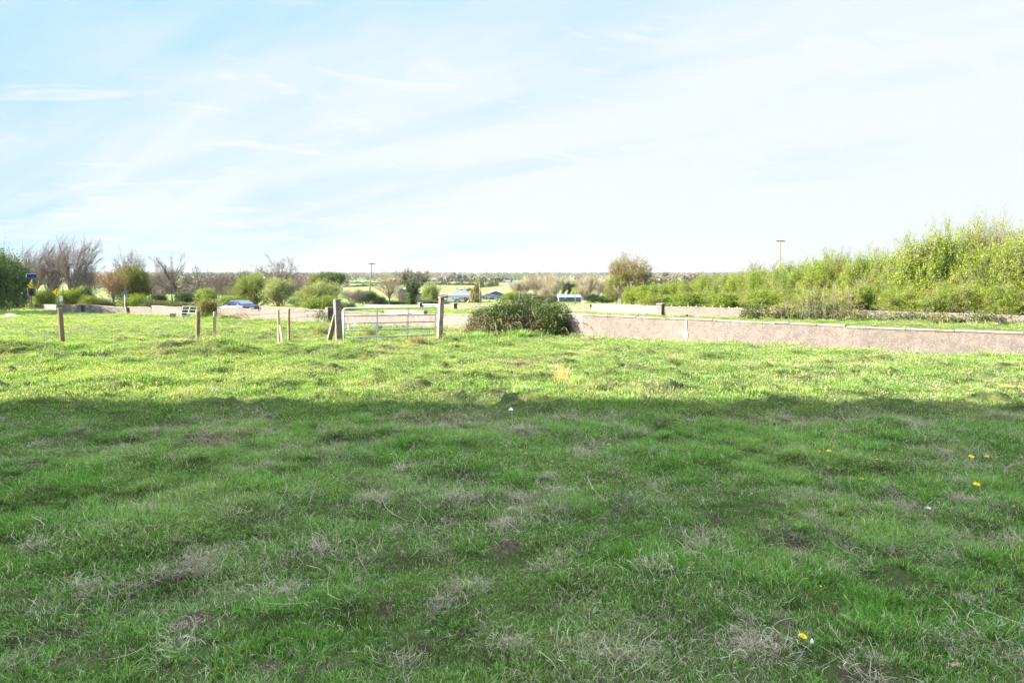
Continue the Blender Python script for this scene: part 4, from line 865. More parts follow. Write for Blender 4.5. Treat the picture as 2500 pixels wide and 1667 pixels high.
def vase(key, seed, zf=.22, limbs=60, tw=16, sub=3, ph0=0, ph1=82, leaves=0, lsize=.007, spread=.012, wind=0.0, zc=.45, r0=.011, rmin=.0012, stems=1, lump=.16, tl=.16, lf_lo=0.0):
    """rounded fan of limbs that fork low and reach a domed shell, with twigs on their outer half"""
    rs = np.random.RandomState(seed); a = rs.rand(limbs) * 6.28; cp = np.cos(np.radians(ph1)) + (np.cos(np.radians(ph0)) - np.cos(np.radians(ph1))) * rs.rand(limbs) ** .8; ph = np.arccos(cp); lp = 1 + lump * rs.randn(limbs)
    E = np.stack([.5 * np.sin(ph) * np.cos(a) * lp, .5 * np.sin(ph) * np.sin(a) * lp, zc + (1 - zc) * np.cos(ph) * lp], 1); E[:, 2] -= (ph > 1.3) * .12 * rs.rand(limbs); E[:, 0] += wind * E[:, 2] ** 2
    sa = rs.rand(stems) * 6.28; SB = np.stack([np.cos(sa) * .05 * (stems > 1), np.sin(sa) * .05 * (stems > 1), 0 * sa], 1); si = rs.randint(0, stems, limbs); F = np.array([0, 0, 1.0]) * (zf * (.75 + .6 * rs.rand(limbs)))[:, None] + SB[si] * 1.6
    n = 7; t = np.linspace(0, 1, n)[None, :, None]; M = F * .45 + E * .55; M[:, :2] *= .62; M[:, 2] += .04; P = (1 - t) ** 2 * F[:, None] + 2 * t * (1 - t) * M[:, None] + t ** 2 * E[:, None] + rs.randn(limbs, n, 3) * .010 * np.array([1, 1, .6]) * np.linspace(0, 1, n)[None, :, None]
    rr = (r0 * .5 * (1 - .85 * np.linspace(0, 1, n)))[None].repeat(limbs, 0) * (.6 + .7 * rs.rand(limbs, 1)); L1 = (P[:, :-1].reshape(-1, 3), P[:, 1:].reshape(-1, 3), rr[:, :-1].ravel(), rr[:, 1:].ravel())
    top = zf * 1.2; nn = 6; tt = np.linspace(0, 1, nn)[None, :, None]; Q = SB[:, None] * (1 + .6 * tt) + np.array([0, 0, top])[None, None] * tt + rs.randn(stems, nn, 3) * .004; rq = (r0 * 1.7 * (1 - .45 * np.linspace(0, 1, nn)))[None].repeat(stems, 0) / stems ** .4; L0 = (Q[:, :-1].reshape(-1, 3), Q[:, 1:].reshape(-1, 3), rq[:, :-1].ravel(), rq[:, 1:].ravel())
    def shoots(P, num, length, lo, ang, nseg=3, r=rmin * 1.3):
        m_ = P.shape[0]; k = P.shape[1]; f = lo + (1 - lo) * rs.rand(m_, num); x = f * (k - 1.001); i = x.astype(int); g = (x - i)[..., None]; I = np.arange(m_)[:, None]; B = P[I, i] * (1 - g) + P[I, i + 1] * g; D = unit((P[I, i + 1] - P[I, i]).reshape(-1, 3)); D = unit(D + rs.randn(len(D), 3) * ang + np.array([wind * 1.2, 0, .12])); B = B.reshape(-1, 3); ln = (length * (.5 + .8 * rs.rand(len(B))))[:, None]; O = [B]
        for q in range(nseg): D = unit(D + rs.randn(len(D), 3) * .16 + np.array([wind * .5, 0, .05])); O.append(O[-1] + D * ln / nseg)
        O = np.stack(O, 1); R_ = np.linspace(r * 1.5, r * .8, nseg + 1)[None].repeat(len(O), 0); return O, (O[:, :-1].reshape(-1, 3), O[:, 1:].reshape(-1, 3), R_[:, :-1].ravel(), R_[:, 1:].ravel())
    T1, S1 = shoots(P, tw, tl, .30, .42); T2, S2 = shoots(T1, sub, tl * .55, .25, .5, 2, rmin); lv = None
    if leaves:
        src = np.concatenate([T1.reshape(-1, 3), T2.reshape(-1, 3), T2[:, -1]]); src = src[src[:, 2] > lf_lo]; i = rs.randint(0, len(src), leaves); ct = rs.rand(len(src)); C = src[i] + rs.randn(leaves, 3) * spread; lv = leaf_mesh(rs, C, lsize, tone=np.clip(.5 * rs.rand(leaves) + .5 * ct[i], 0, 1))
    proto(key, seg_mesh([L0, L1], 5, .002), seg_mesh([S1, S2], 3, rmin), lv)
vase('bareA', 101, zf=.20, limbs=36, tw=15, sub=4, zc=.50, r0=.016)
vase('bareB', 102, zf=.25, limbs=30, tw=15, sub=4, zc=.50, ph1=70, r0=.015)
vase('bareC', 103, zf=.28, limbs=26, tw=15, sub=4, zc=.42, ph1=88, stems=2, lump=.26, r0=.02)
vase('windswept', 104, zf=.24, limbs=38, tw=15, sub=3, zc=.48, wind=.16, stems=3, lump=.16, r0=.017)
vase('dome', 105, zf=.10, limbs=90, tw=14, sub=3, zc=.44, ph1=104, leaves=52000, lsize=.0080, spread=.018, stems=2, r0=.009, lump=.07)
bare('thicket', 6, levels=3, kids=(6, 6, 5), nstem=11, splay=.7, trunk=.42, up=.35, wander=.2, r0=.008, t0=(.15, .2, .2, .2), rmin=.0013, ang=(38, 38, 38))
bare('sparse', 8, levels=4, kids=(9, 6, 5, 4), trunk=.5, ang=(60, 48, 45, 42), t0=(.4, .3, .25, .2), wander=.2, up=.1, r0=.016, rmin=.0015, ratio=RT)
vase('fanA', 121, zf=.06, limbs=44, tw=16, sub=3, zc=.45, ph1=66, stems=3, lump=.18, tl=.2, rmin=.0017, r0=.010); vase('fanB', 122, zf=.10, limbs=40, tw=16, sub=3, zc=.5, ph1=76, stems=2, leaves=3000, lsize=.006, lump=.2, tl=.2, rmin=.0017, r0=.010)
def leafy(key, seed, n, size, spread=.03, twigs=True, clump=0, core=0.0, **kw):
    s, tips, D, PP = grow(seed, **kw); rs = np.random.RandomState(seed); B = PP.reshape(-1, 3) if PP is not None else tips
    src = np.concatenate([tips, B]); i = rs.randint(0, len(src), n); ctone = rs.rand(len(src)); C = src[i] + rs.randn(n, 3) * spread; cn = fbm(C[:, 0] * 9 + 30, C[:, 2] * 9 + C[:, 1] * 5 + 30, seed % 50, 2); tone = np.clip(.25 * rs.rand(n) + .25 * ctone[i] + 1.3 * (cn - .32), 0, 1)
    proto(key, seg_mesh(s[:2], 5, .003), seg_mesh(s[2:], 3, .0011) if twigs else None, leaf_mesh(rs, C, size, tone=tone))
SH = dict(nstem=9, splay=.95, trunk=.30, levels=3, kids=(8, 7, 6), ang=(42, 42, 45), up=.45, wander=.2, r0=.010, t0=(.12, .2, .2))
leafy('hedgeA', 31, 46000, .0062, .017, **SH); leafy('hedgeB', 32, 46000, .0062, .018, **{**SH, 'nstem': 12, 'splay': 1.2}); leafy('hedgeC', 33, 40000, .0062, .014, **{**SH, 'up': .6, 'kids': (7, 7, 7)})
leafy('hedgeD', 36, 48000, .0060, .019, **{**SH, 'nstem': 14, 'splay': 1.3, 'wander': .26})
leafy('feather', 34, 11000, .0065, .010, nstem=7, splay=.7, trunk=.5, levels=3, kids=(8, 6, 5), ang=(26, 28, 32), up=.45, wander=.15, r0=.007, t0=(.25, .25, .2))
leafy('roundbush', 35, 20000, .012, .036, **{**SH, 'nstem': 14, 'splay': 1.4, 'up': .3})
leafy('broad', 41, 34000, .0070, .026, levels=4, kids=(7, 6, 5, 4), trunk=.28, ang=(52, 45, 42, 40), wander=.2, up=.25)
vase('lacy', 143, zf=.28, limbs=34, tw=14, sub=3, zc=.5, ph1=76, leaves=11000, lsize=.0065, spread=.012, lump=.2)
leafy('willowbush', 44, 22000, .009, .024, **{**SH, 'up': .6, 'splay': 1.0})
leafy('coarseA', 47, 13000, .0145, .035, **SH); leafy('coarseB', 48, 13000, .0140, .04, **{**SH, 'nstem': 13, 'splay': 1.3, 'wander': .28})
def conifer(key, seed, n):
    rs = np.random.RandomState(seed); z = rs.rand(n) ** .8; prof = np.minimum(1, (1 - z) * 2.2) ** .7 * np.minimum(1, .45 + z * 2.2); a = rs.rand(n) * 6.28; r = .5 * prof * (.72 + .3 * rs.rand(n)) * (1 + .12 * np.sin(a * 5 + z * 9)); C = np.stack([r * np.cos(a), r * np.sin(a), z], 1)
    m = MB(); s = [(np.array([[0, 0, 0.]]), np.array([[0, 0, .6]]), np.array([.05]), np.array([.03]))]; proto(key, seg_mesh(s, 6, .01), None, leaf_mesh(rs, C, .035, tone=rs.rand(n)))
conifer('conifer', 51, 5000)
def ivy_proto():
    s, tips, D, PP = grow(61, nstem=2, splay=.8, trunk=.42, levels=4, kids=(5, 6, 6, 5), ang=(35, 38, 40, 45), up=.6, wander=.2, wind=.05, r0=.03); rs = np.random.RandomState(61); C = []
    for lv, cnt, sp in ((0, 1600, .035), (1, 3800, .028), (2, 1500, .025)):
        P0, P1 = s[lv][0], s[lv][1]; i = rs.randint(0, len(P0), cnt); f = rs.rand(cnt, 1); C.append(P0[i] * (1 - f) + P1[i] * f + rs.randn(cnt, 3) * sp)
    proto('ivytree', seg_mesh(s[:2], 6, .003), seg_mesh(s[2:], 3, .0016), leaf_mesh(rs, np.concatenate(C), .014))
ivy_proto()
def tree(key, px, Y, wpx, top_py, label, cat='tree', name=None, rz=None, bark=M_BGREY, twig=M_TGREY, leaf=M_LFRESH, group=None, base_off=0.0, minz=None, flip=False, wy=None):
    x = (px - CX) / F * Y; zg = gz(x, Y) - 0.05 + base_off; zt = at(px, top_py, Y).z; H = max(0.4, zt - zg); W = wpx * Y / F
    if cat == 'hawthorn': W = max(W, (.72 if key != 'feather' else .5) * H)
    if key[:5] in ('hedge', 'round') and H * 655 / Y < 26: key = 'coarseA' if int(px) % 2 else 'coarseB'
    if cat in ('bush', 'shrub', 'hawthorn') and key in ('hedgeA', 'hedgeB', 'hedgeC', 'hedgeD', 'willowbush', 'roundbush'): zg -= .1 * H; H *= 1.1
    rs_ = random.Random(int(px * 7 + Y)); e = empty(name or ('tree' if cat == 'tree' else cat.replace(' ', '_')), (x, Y, zg), rz if rz is not None else rs_.random() * 6.28, label, cat, group); e.scale = (W * (-1 if flip else 1), wy or W, H)
    for nm, mt, pn in (('trunk', bark, 'trunk' if cat == 'tree' else 'stems'), ('twigs', twig, 'twigs' if 'leaves' in PROTO[key] else 'crown'), ('leaves', leaf, 'foliage' if cat != 'tree' else 'crown')):
        if nm in PROTO[key]:
            o = bpy.data.objects.new(pn, PROTO[key][nm]); link(o, e); o.material_slots[0].link = 'OBJECT'; o.material_slots[0].material = mt
    return e
T = tree
# far left, dark trees
T('roundbush', 2, 77, 90, 612, 'dark green tree cut by the left edge of the picture', leaf=M_LFARG, bark=M_BDARK, twig=M_TDARK)
T('roundbush', 40, 75, 72, 640, 'low dark evergreen bush left of the solar powered sign', 'bush', leaf=M_LDARK, bark=M_BDARK, twig=M_TDARK)
T('roundbush', -60, 52, 130, 625, 'dark tree beyond the left edge', leaf=M_LDARK, bark=M_BDARK, twig=M_TDARK)
T('roundbush', -45, 64, 150, 618, 'dark tree beyond the left edge behind the display sign', leaf=M_LDARK, bark=M_BDARK, twig=M_TDARK)
T('broad', -170, 47, 170, 622, 'tall dark tree outside the picture that shades the field corner', leaf=M_LDARK, bark=M_BDARK, twig=M_TDARK)
# big bare windswept trees
GB = 'bare trees along the lane at left'
T('windswept', 88, 86, 105, 603, 'bushy brown bare tree above the solar powered sign', twig=M_TBROWN, group=GB, rz=.2)
T('windswept', 135, 84, 110, 594, 'wide bare reddish brown tree between the two yellow signs', twig=M_TBROWN, group=GB, rz=.5)
T('windswept', 188, 82, 110, 581, 'tallest windswept bare grey tree at left leaning to the right', twig=M_TGREY, group=GB, rz=-.2)
T('thicket', 215, 88, 60, 640, 'dark bare thicket at the right foot of the windswept tree', 'shrub', twig=M_TDARK, leaf=M_LDARK)
T('lacy', 60, 80, 60, 634, 'thin olive green tree behind the dark bush at left', leaf=M_LOLIVE)
T('hedgeA', 108, 73, 46, 706, 'yellow green shrub right of the display sign pole', 'shrub', leaf=M_LHEDGE)
T('hedgeB', 138, 76, 60, 712, 'olive shrub behind the junction sign', 'shrub', leaf=M_LOLIVE)
T('hedgeC', 175, 72, 52, 706, 'yellow green shrub right of the white notice board', 'shrub', leaf=M_LHEDGE)
T('roundbush', 205, 78, 50, 704, 'shadowy green shrub under the windswept tree', 'shrub', leaf=M_LFARG)
T('hedgeB', 232, 70, 56, 722, 'low bright green shrub left of the rusty tree', 'shrub', leaf=M_LHEDGE)
T('lacy', 277, 76, 62, 641, 'small tree with rusty orange spring leaves', leaf=M_LRUST, twig=M_TBROWN)
T('roundbush', 326, 80, 84, 650, 'large rounded dark olive bush behind the blue sign', 'bush', leaf=M_LOLIVE, bark=M_BDARK, twig=M_TDARK)
T('bareB', 322, 96, 70, 608, 'bare tree with fine upright crown behind the olive bush', twig=M_TGREY, group=GB)
T('hedgeD', 262, 64, 50, 731, 'low olive bramble below the rusty tree', 'shrub', leaf=M_LOLIVE)
T('hedgeA', 338, 62, 58, 719, 'bright yellow green shrub right of the blue sign', 'shrub', leaf=M_LHEDGE)
T('thicket', 395, 100, 66, 640, 'grey bare thicket left of the ivy clad trunk', 'shrub', twig=M_TGREY)
T('bareC', 428, 94, 88, 617, 'tall dark bare tree with leaning ivy clad trunk behind the small white gate', twig=M_TGREY, bark=M_BDARK, group=GB, rz=1.0)
T('roundbush', 392, 90, 40, 716, 'dark green shrub at the foot of the grey thicket', 'shrub', leaf=M_LDARK)
T('roundbush', 462, 88, 60, 710, 'mid green shrub right of the leaning dark trunk', 'shrub', leaf=M_LFARG)
T('sparse', 484, 84, 52, 644, 'small bare tree with open crown and dark trunk', twig=M_TDARK, bark=M_BDARK, group=GB)
for i, (px, w_, tp, lb) in enumerate([(385, 70, 733, 'low brown bramble behind the left wall'), (425, 60, 736, 'dull olive bramble behind the small white gate'), (470, 60, 738, 'brown bramble in front of the small bare tree')]):
    T('hedgeD', px, 56, w_, tp, lb, 'bramble', leaf=M_LBRAM, twig=M_TBROWN)
T('hedgeC', 505, 78, 46, 704, 'fresh green shrub right of the open crowned bare tree', 'shrub', leaf=M_LFRESH)
T('thicket', 540, 105, 80, 652, 'pale bare thicket left of the green bushes behind the car', 'shrub', twig=M_TGREY)
T('thicket', 590, 100, 70, 650, 'reddish bare thicket touching the green bush behind the car', 'shrub', twig=M_TBROWN)
T('sparse', 565, 92, 70, 668, 'crooked low bare tree left of the dark blue car', twig=M_TDARK)
T('hedgeA', 558, 76, 60, 722, 'low green shrub just above the car bonnet', 'shrub', leaf=M_LHEDGE)
T('hedgeD', 620, 80, 90, 668, 'broad green bush directly behind the dark blue car', 'bush', leaf=M_LHEDGE)
T('willowbush', 682, 76, 72, 679, 'pale yellow green upright bush right of the car', 'bush', leaf=M_LWILLOW)
T('bareA', 688, 112, 112, 625, 'wide bare tree rising above the green bushes right of the car', twig=M_TGREY, group=GB)
T('thicket', 735, 102, 70, 676, 'dark brown bare thicket below the wide bare tree', 'shrub', twig=M_TDARK)
T('thicket', 765, 118, 80, 668, 'grey brown bare thicket left of the dark green tree', 'shrub', twig=M_TBROWN)
T('roundbush', 735, 95, 60, 728, 'dark green ground shrub beneath the brown thicket', 'shrub', leaf=M_LDARK)
T('broad', 820, 92, 62, 665, 'dark green rounded tree behind the pale green bush', leaf=M_LFARG, bark=M_BDARK)
T('broad', 793, 95, 50, 672, 'olive green tree top left of the dark rounded tree', leaf=M_LOLIVE, bark=M_BDARK)
T('hedgeA', 758, 72, 60, 700, 'yellowish green bush edge left of the pale green bush', 'bush', leaf=M_LHEDGE)
T('willowbush', 778, 62, 92, 686, 'large pale green bush spilling over the roadside wall', 'bush', leaf=M_LWILLOW)
T('hedgeD', 800, 52, 90, 722, 'mid green lower bush hanging over the wall left of the gate post', 'bush', leaf=M_LHEDGE)
T('hedgeD', 848, 58, 46, 738, 'dark bramble just right of the leaning gate post', 'bramble', leaf=M_LBRAM)
T('thicket', 862, 128, 62, 704, 'bare brown shrub right of the dark green tree', 'shrub', twig=M_TBROWN)
T('roundbush', 893, 132, 54, 709, 'dark green bush at the foot of the tall utility pole', 'bush', leaf=M_LDARK)
T('roundbush', 926, 136, 34, 722, 'small dark bush right of the tall utility pole', 'bush', leaf=M_LDARK)
T('bareA', 952, 150, 78, 660, 'bare spreading tree with dark trunk above the gate', twig=M_TBEIGE, bark=M_BDARK, group='trees beyond the field gate')
T('ivytree', 1008, 155, 96, 655, 'ivy covered bare tree leaning to the right above the gate', twig=M_TGREY, leaf=M_LDARK, bark=M_BDARK, group='trees beyond the field gate', rz=0)
T('thicket', 985, 160, 60, 705, 'grey bare shrub between the spreading tree and the ivy tree', 'shrub', twig=M_TDARK)
T('hedgeC', 1046, 190, 40, 692, 'light green young tree right of the ivy tree', leaf=M_LFRESH, group='trees beyond the field gate')
T('bareB', 1064, 215, 30, 688, 'small grey bare tree left of the farmhouse', twig=M_TGREY, group='trees beyond the field gate')
for i, (px, w_) in enumerate([(940, 60), (975, 50), (1030, 60), (1078, 50)]):
    T('roundbush', px, 158, w_, 733 + (i % 2) * 2, 'low dark shrub beyond the gate, ' + ['left of the spreading tree', 'between the two big trunks', 'under the light green young tree', 'in front of the dark shed'][i], 'shrub', leaf=M_LFARG if i > 1 else M_LDARK)
T('conifer', 1162, 290, 25, 696, 'conical golden green garden tree beside the farmhouse', leaf=M_LGOLD, bark=M_BDARK)
T('roundbush', 1166, 275, 16, 726, 'dark clipped shrub under the conical garden tree', 'shrub', leaf=M_LDARK)
T('hedgeA', 1235, 300, 22, 717, 'small green tree right of the blue grey shed', leaf=M_LFRESH)
T('roundbush', 1255, 268, 44, 712, 'green bush at the left foot of the willow row', 'bush', leaf=M_LHEDGE)
T('roundbush', 1287, 275, 40, 716, 'olive bush behind the bramble top', 'bush', leaf=M_LOLIVE)
# willow row
WR = 'row of bare beige willows beyond the road'
for (px, Y, w_, tp, k, lb) in [(1262, 330, 36, 684, 'fanA', 'left end willow, low and thin'), (1280, 340, 44, 672, 'fanB', 'second willow from the left end'), (1305, 350, 46, 668, 'fanA', 'tall willow rising left of centre'), (1332, 340, 50, 666, 'fanB', 'tallest willow in the middle of the row'),
                               (1352, 320, 44, 670, 'fanA', 'dense willow right of the tallest one'), (1330, 290, 40, 690, 'fanB', 'shorter willow standing in front of the middle'), (1372, 310, 36, 680, 'ivytree', 'dark ivy clad willow above the long shed'), (1352, 285, 30, 686, 'fanA', 'slim pale willow with grey stems'),
                               (1400, 420, 60, 676, 'fanB', 'faint distant willow above the long shed roof'), (1435, 300, 46, 670, 'fanA', 'rounded willow right of the green tree'), (1462, 330, 50, 672, 'fanB', 'willow left of the big round tree'), (1425, 260, 36, 692, 'fanB', 'spreading low willow near the pale pole'), (1482, 300, 40, 682, 'fanA', 'willow touching the big round tree')]:
    T(k, px, Y, w_, tp, lb + ' of the beige willow row' if 'row' not in lb else lb, twig=M_TBEIGE if k != 'ivytree' else M_TGREY, leaf=M_LDARK if k == 'ivytree' else M_LWILLOW, bark=M_BGREY, group=WR)
T('broad', 1412, 280, 30, 703, 'fresh green small tree behind the pale pole', leaf=M_LFRESH)
for px, w_, lb in ((1300, 50, 'dark shrub under the left willows'), (1340, 50, 'dark green shrub under the middle willows'), (1445, 44, 'dark rounded shrub under the right willows'), (1480, 40, 'dark shrub left of the big round tree')):
    T('roundbush', px, 262, w_, 718, lb, 'shrub', leaf=M_LDARK if px != 1340 else M_LFARG)
T('dome', 1537, 205, 100, 625, 'big round tree with bronze and green spring leaves', leaf=M_LBRONZE, twig=M_TBEIGE, bark=M_TBEIGE)
T('fanA', 1520, 200, 60, 690, 'twiggy beige shrub at the foot of the big round tree', 'shrub', twig=M_TBEIGE)
T('dome', 1506, 202, 50, 668, 'bronze lower tree joined to the left of the big round tree', leaf=M_LHEDGE, twig=M_TBEIGE)
T('bareA', 1858, 135, 100, 636, 'rounded bare mauve grey tree behind the green hedge', twig=M_TBROWN)
T('broad', 1623, 1500, 12, 665, 'lone distant round tree on the skyline', leaf=M_LFARG)
# hawthorn hedge running away on the right
HG = 'hawthorns of the right hand hedge'
hd = [(1545, 108, 44, 700, 'A', 'low far end hawthorn of the green hedge'), (1575, 98, 50, 697, 'B', 'low rounded hawthorn second from the far end'), (1612, 90, 56, 692, 'D', 'hawthorn third from the far end of the hedge'), (1650, 83, 60, 686, 'A', 'hawthorn fourth from the far end, slightly taller'),
      (1690, 77, 62, 680, 'B', 'hawthorn left of the bare wispy top'), (1728, 72, 66, 668, 'C', 'hawthorn with thin wispy twigs on top left of the mauve tree'), (1770, 68, 70, 668, 'D', 'low topped hawthorn in front of the mauve tree'), (1815, 64, 76, 662, 'A', 'hawthorn just left of the hedge utility pole'),
      (1862, 60, 84, 652, 'B', 'dense hawthorn below the mauve tree'), (1915, 57, 90, 642, 'D', 'dense round hawthorn right of the hedge utility pole'), (1965, 54, 90, 636, 'C', 'hawthorn with ragged crest in the middle of the hedge'), (2020, 51, 96, 622, 'A', 'tall hawthorn before the feathery shoots'),
      (2075, 48.5, 84, 606, 'F', 'feathery hawthorn standing in the middle of the hedge'), (2110, 46, 100, 615, 'B', 'hawthorn right of the middle feathery one'), (2150, 44.5, 80, 590, 'F', 'tall feathery upright hawthorn with brownish tips'), (2185, 43, 90, 632, 'D', 'broad hawthorn under the brownish feathery shoots'),
      (2245, 41.5, 120, 600, 'A', 'broad hawthorn left of the highest group'), (2265, 40.5, 70, 572, 'C', 'narrow leafy hawthorn left of the highest crown'), (2320, 39.5, 100, 556, 'C', 'highest leafy hawthorn of the hedge'), (2365, 39, 100, 522, 'F', 'highest feathery shoots above the hedge'),
      (2400, 37.5, 130, 594, 'B', 'broad bright hawthorn below the highest shoots'), (2440, 37, 90, 515, 'F', 'feathery shoots nearest the right edge'), (2490, 36, 120, 578, 'D', 'darker hawthorn at the right edge'), (2570, 34.5, 170, 560, 'A', 'hawthorn beyond the right edge'), (2700, 33, 190, 560, 'D', 'second hawthorn beyond the right edge')]
KK = {'A': 'hedgeA', 'B': 'hedgeB', 'C': 'hedgeC', 'D': 'hedgeD', 'F': 'feather'}
for px, Y, w_, tp, k, lb in hd:
    T(KK[k], px, Y + (2.5 if k == 'F' else 0), w_ * (1.12 if k != 'F' else 1.5), tp, lb, 'hawthorn', leaf=M_LHEDGE, twig=M_TGREY, group=HG, bark=M_BGREY)
# lower bright layer along the foot of the hedge
for i, (px, Y, w_, tp, lb) in enumerate([(1700, 66, 80, 712, 'low yellow green growth at the hedge foot far off'), (1790, 58, 90, 712, 'low growth at the hedge foot left of the bramble patch'), (1890, 51, 100, 702, 'rounded lower bush of the hedge behind the first brambles'), (2000, 46, 110, 702, 'lower bush of the hedge behind the tall dead stems'),
                                         (2110, 42, 110, 690, 'lower bush of the hedge right of the dead stems'), (2220, 38.5, 120, 700, 'straw tinted lower bush in the hedge'), (2330, 36.5, 130, 690, 'low bush beneath the highest hawthorn'), (2450, 34.8, 130, 690, 'low bush at the right edge behind the far wall'), (1610, 78, 70, 720, 'low growth at the far hedge foot')]):
    T(['hedgeD', 'hedgeB', 'hedgeA'][i % 3], px, Y, w_ * 1.25, tp, lb, 'shrub', leaf=M_LHEDGE, group='lower shrubs of the hedge')

# ------------------------------------------------------------------ brambles
def bramble(name, cx_, cy_, rx, ry, h, n, leaf, size, label, seed, canes=60, mats=(M_LBRAM, M_TBEIGE), dens_in=.35, cat='bramble', cane_len=1.0, top_flat=.6):
    rs = np.random.RandomState(seed); zg = gz(cx_, cy_) - .03; th = rs.rand(n) * 6.28; u = rs.rand(n) ** .7; ph = np.arcsin(u)
    lump = 1 + .22 * (fbm(np.cos(th) * 1.7 + 5, np.sin(th) * 1.7 + ph * 2.2, seed % 50, 3) - .5) * 2; rr = (1 - dens_in * rs.rand(n) ** 2.0) * lump
    C = np.stack([rx * np.cos(th) * np.cos(ph) ** top_flat * rr, ry * np.sin(th) * np.cos(ph) ** top_flat * rr, h * np.sin(ph) * rr], 1) + rs.randn(n, 3) * .035
    cl = fbm(C[:, 0] * 3 + 40, C[:, 2] * 3 + C[:, 1] + 40, 45, 2); e = empty(name, (cx_, cy_, zg), 0, label, cat)
    V, FQ, t = leaf_mesh(rs, C, size, .7, np.clip(.5 * rs.rand(n) + .9 * (cl - .25), 0, 1), .5); me = np_mesh('foliage', V, FQ, None, [mats[0]], {'tone': t}); link(bpy.data.objects.new('foliage', me), e)
    # arching canes
    P0 = []; P1 = []; Cn = []
    for i in range(canes):
        a = rs.rand() * 6.28; r = rs.rand() ** .5 * .9; p = np.array([rx * math.cos(a) * r, ry * math.sin(a) * r, h * (.3 + .55 * rs.rand())]); d = np.array([math.cos(a) * .8 + rs.randn() * .4, math.sin(a) * .8 + rs.randn() * .4, 1.1]); d /= np.linalg.norm(d); L = (.35 + .6 * rs.rand()) * cane_len
        for k in range(9):
            q = p + d * L / 9; P0.append(p); P1.append(q); p = q; d = d + np.array([0, 0, -.24]) + rs.randn(3) * .07; d /= np.linalg.norm(d); 
            if rs.rand() < .8: Cn += [p + rs.randn(3) * .025 for _ in range(2)]
    P0, P1 = np.array(P0), np.array(P1); V, FQ = seg_mesh([(P0, P1, np.full(len(P0), .006), np.full(len(P0), .005))], 3, .004); me = np_mesh('canes', V, FQ, None, [mats[1]]); link(bpy.data.objects.new('canes', me), e)
    if Cn: V, FQ, t = leaf_mesh(rs, np.array(Cn), size, .7); me = np_mesh('cane_leaves', V, FQ, None, [mats[0]], {'tone': t}); link(bpy.data.objects.new('cane_leaves', me), e)
    return e
xb = lambda px, Y: (px - CX) / F * Y
def big_bramble():
    rs = np.random.RandomState(70); Y = 25.0; cx_ = xb(1268, Y); e = empty('bramble_bush', (cx_, Y, gz(cx_, Y)), 0, 'large dark bramble bush sprawling over the wall right of the field gate', 'bramble bush'); z0 = e.location.z
    blobs = [(1290, 24.9, 1.55, .95, 1.30, 1.0), (1235, 24.7, 1.25, .85, 1.25, .95), (1345, 24.4, 1.0, .8, 1.25, .8), (1190, 24.8, .95, .7, .95, .6), (1265, 25.2, 1.0, .8, 1.40, .7), (1362, 24.2, .55, .5, .8, .6), (1310, 25.4, 1.0, .8, 1.34, .7), (1215, 24.2, .8, .6, .7, .6)]
    Cs = []; Ts = []; Cb = []
    for bx, by, rx, ry, h, dens in blobs:
        n = int(15000 * dens); th = rs.rand(n) * 6.28; u = rs.rand(n); ph = np.arcsin(u ** .8); lump = 1 + .3 * (fbm(np.cos(th) * 2 + bx, np.sin(th) * 2 + ph * 2.5, 47, 3) - .5) * 2; rr = (1 - .45 * rs.rand(n) ** 2) * lump
        C = np.stack([xb(bx, by) - cx_ + rx * np.cos(th) * np.cos(ph) ** .6 * rr, by - Y + ry * np.sin(th) * np.cos(ph) ** .6 * rr, h * np.sin(ph) * rr], 1) + rs.randn(n, 3) * .03; brown = (C[:, 2] < .66 * h) & (C[:, 0] < .9) & (rs.rand(n) < .55)
        Cs.append(C[~brown]); Cb.append(C[brown])
    C = np.concatenate(Cs); B = np.concatenate(Cb); V, FQ, t = leaf_mesh(rs, C, .022, .7, np.clip(.6 * rs.rand(len(C)) + .8 * (fbm(C[:, 0] * 3 + 40, C[:, 2] * 4 + 40, 46, 2) - .3), 0, 1), .6)
    link(bpy.data.objects.new('green_leaves', np_mesh('green_leaves', V, FQ, None, [M_LBRAM2], {'tone': t})), e)
    V, FQ, t = leaf_mesh(rs, B[::2], .028, .6); link(bpy.data.objects.new('dead_leaves', np_mesh('dead_leaves', V, FQ, None, [M_LDEAD], {'tone': t})), e)
    P0 = []; P1 = []; Cn = []
    for i in range(190):
        bx, by, rx, ry, h, dens = blobs[rs.randint(len(blobs))]; a = rs.rand() * 6.28; r = .95 * rs.rand() ** .5; p = np.array([xb(bx, by) - cx_ + rx * math.cos(a) * r, by - Y + ry * math.sin(a) * r - .1, h * (.15 + .7 * rs.rand())]); left = bx < 1200
        d = np.array([math.cos(a) * .9 - (.5 if left else 0), math.sin(a) * .5 - .4, 1.0]); d /= np.linalg.norm(d); L = (.3 + .6 * rs.rand()) * (1.3 if left else 1)
        for k in range(9):
            q = p + d * L / 9; P0.append(p); P1.append(q); p = q; d = d + np.array([0, 0, -.26]) + rs.randn(3) * .08; d /= np.linalg.norm(d)
            if rs.rand() < .85: Cn += [p + rs.randn(3) * .025 for _ in range(2)]
    P0, P1 = np.array(P0), np.array(P1); V, FQ = seg_mesh([(P0, P1, np.full(len(P0), .0045), np.full(len(P0), .0035))], 3, .0035); link(bpy.data.objects.new('canes', np_mesh('canes', V, FQ, None, [M_TBEIGE])), e)
    V, FQ, t = leaf_mesh(rs, np.array(Cn)[::2], .021, .7); link(bpy.data.objects.new('cane_leaves', np_mesh('cane_leaves', V, FQ, None, [M_LCANE], {'tone': t})), e)
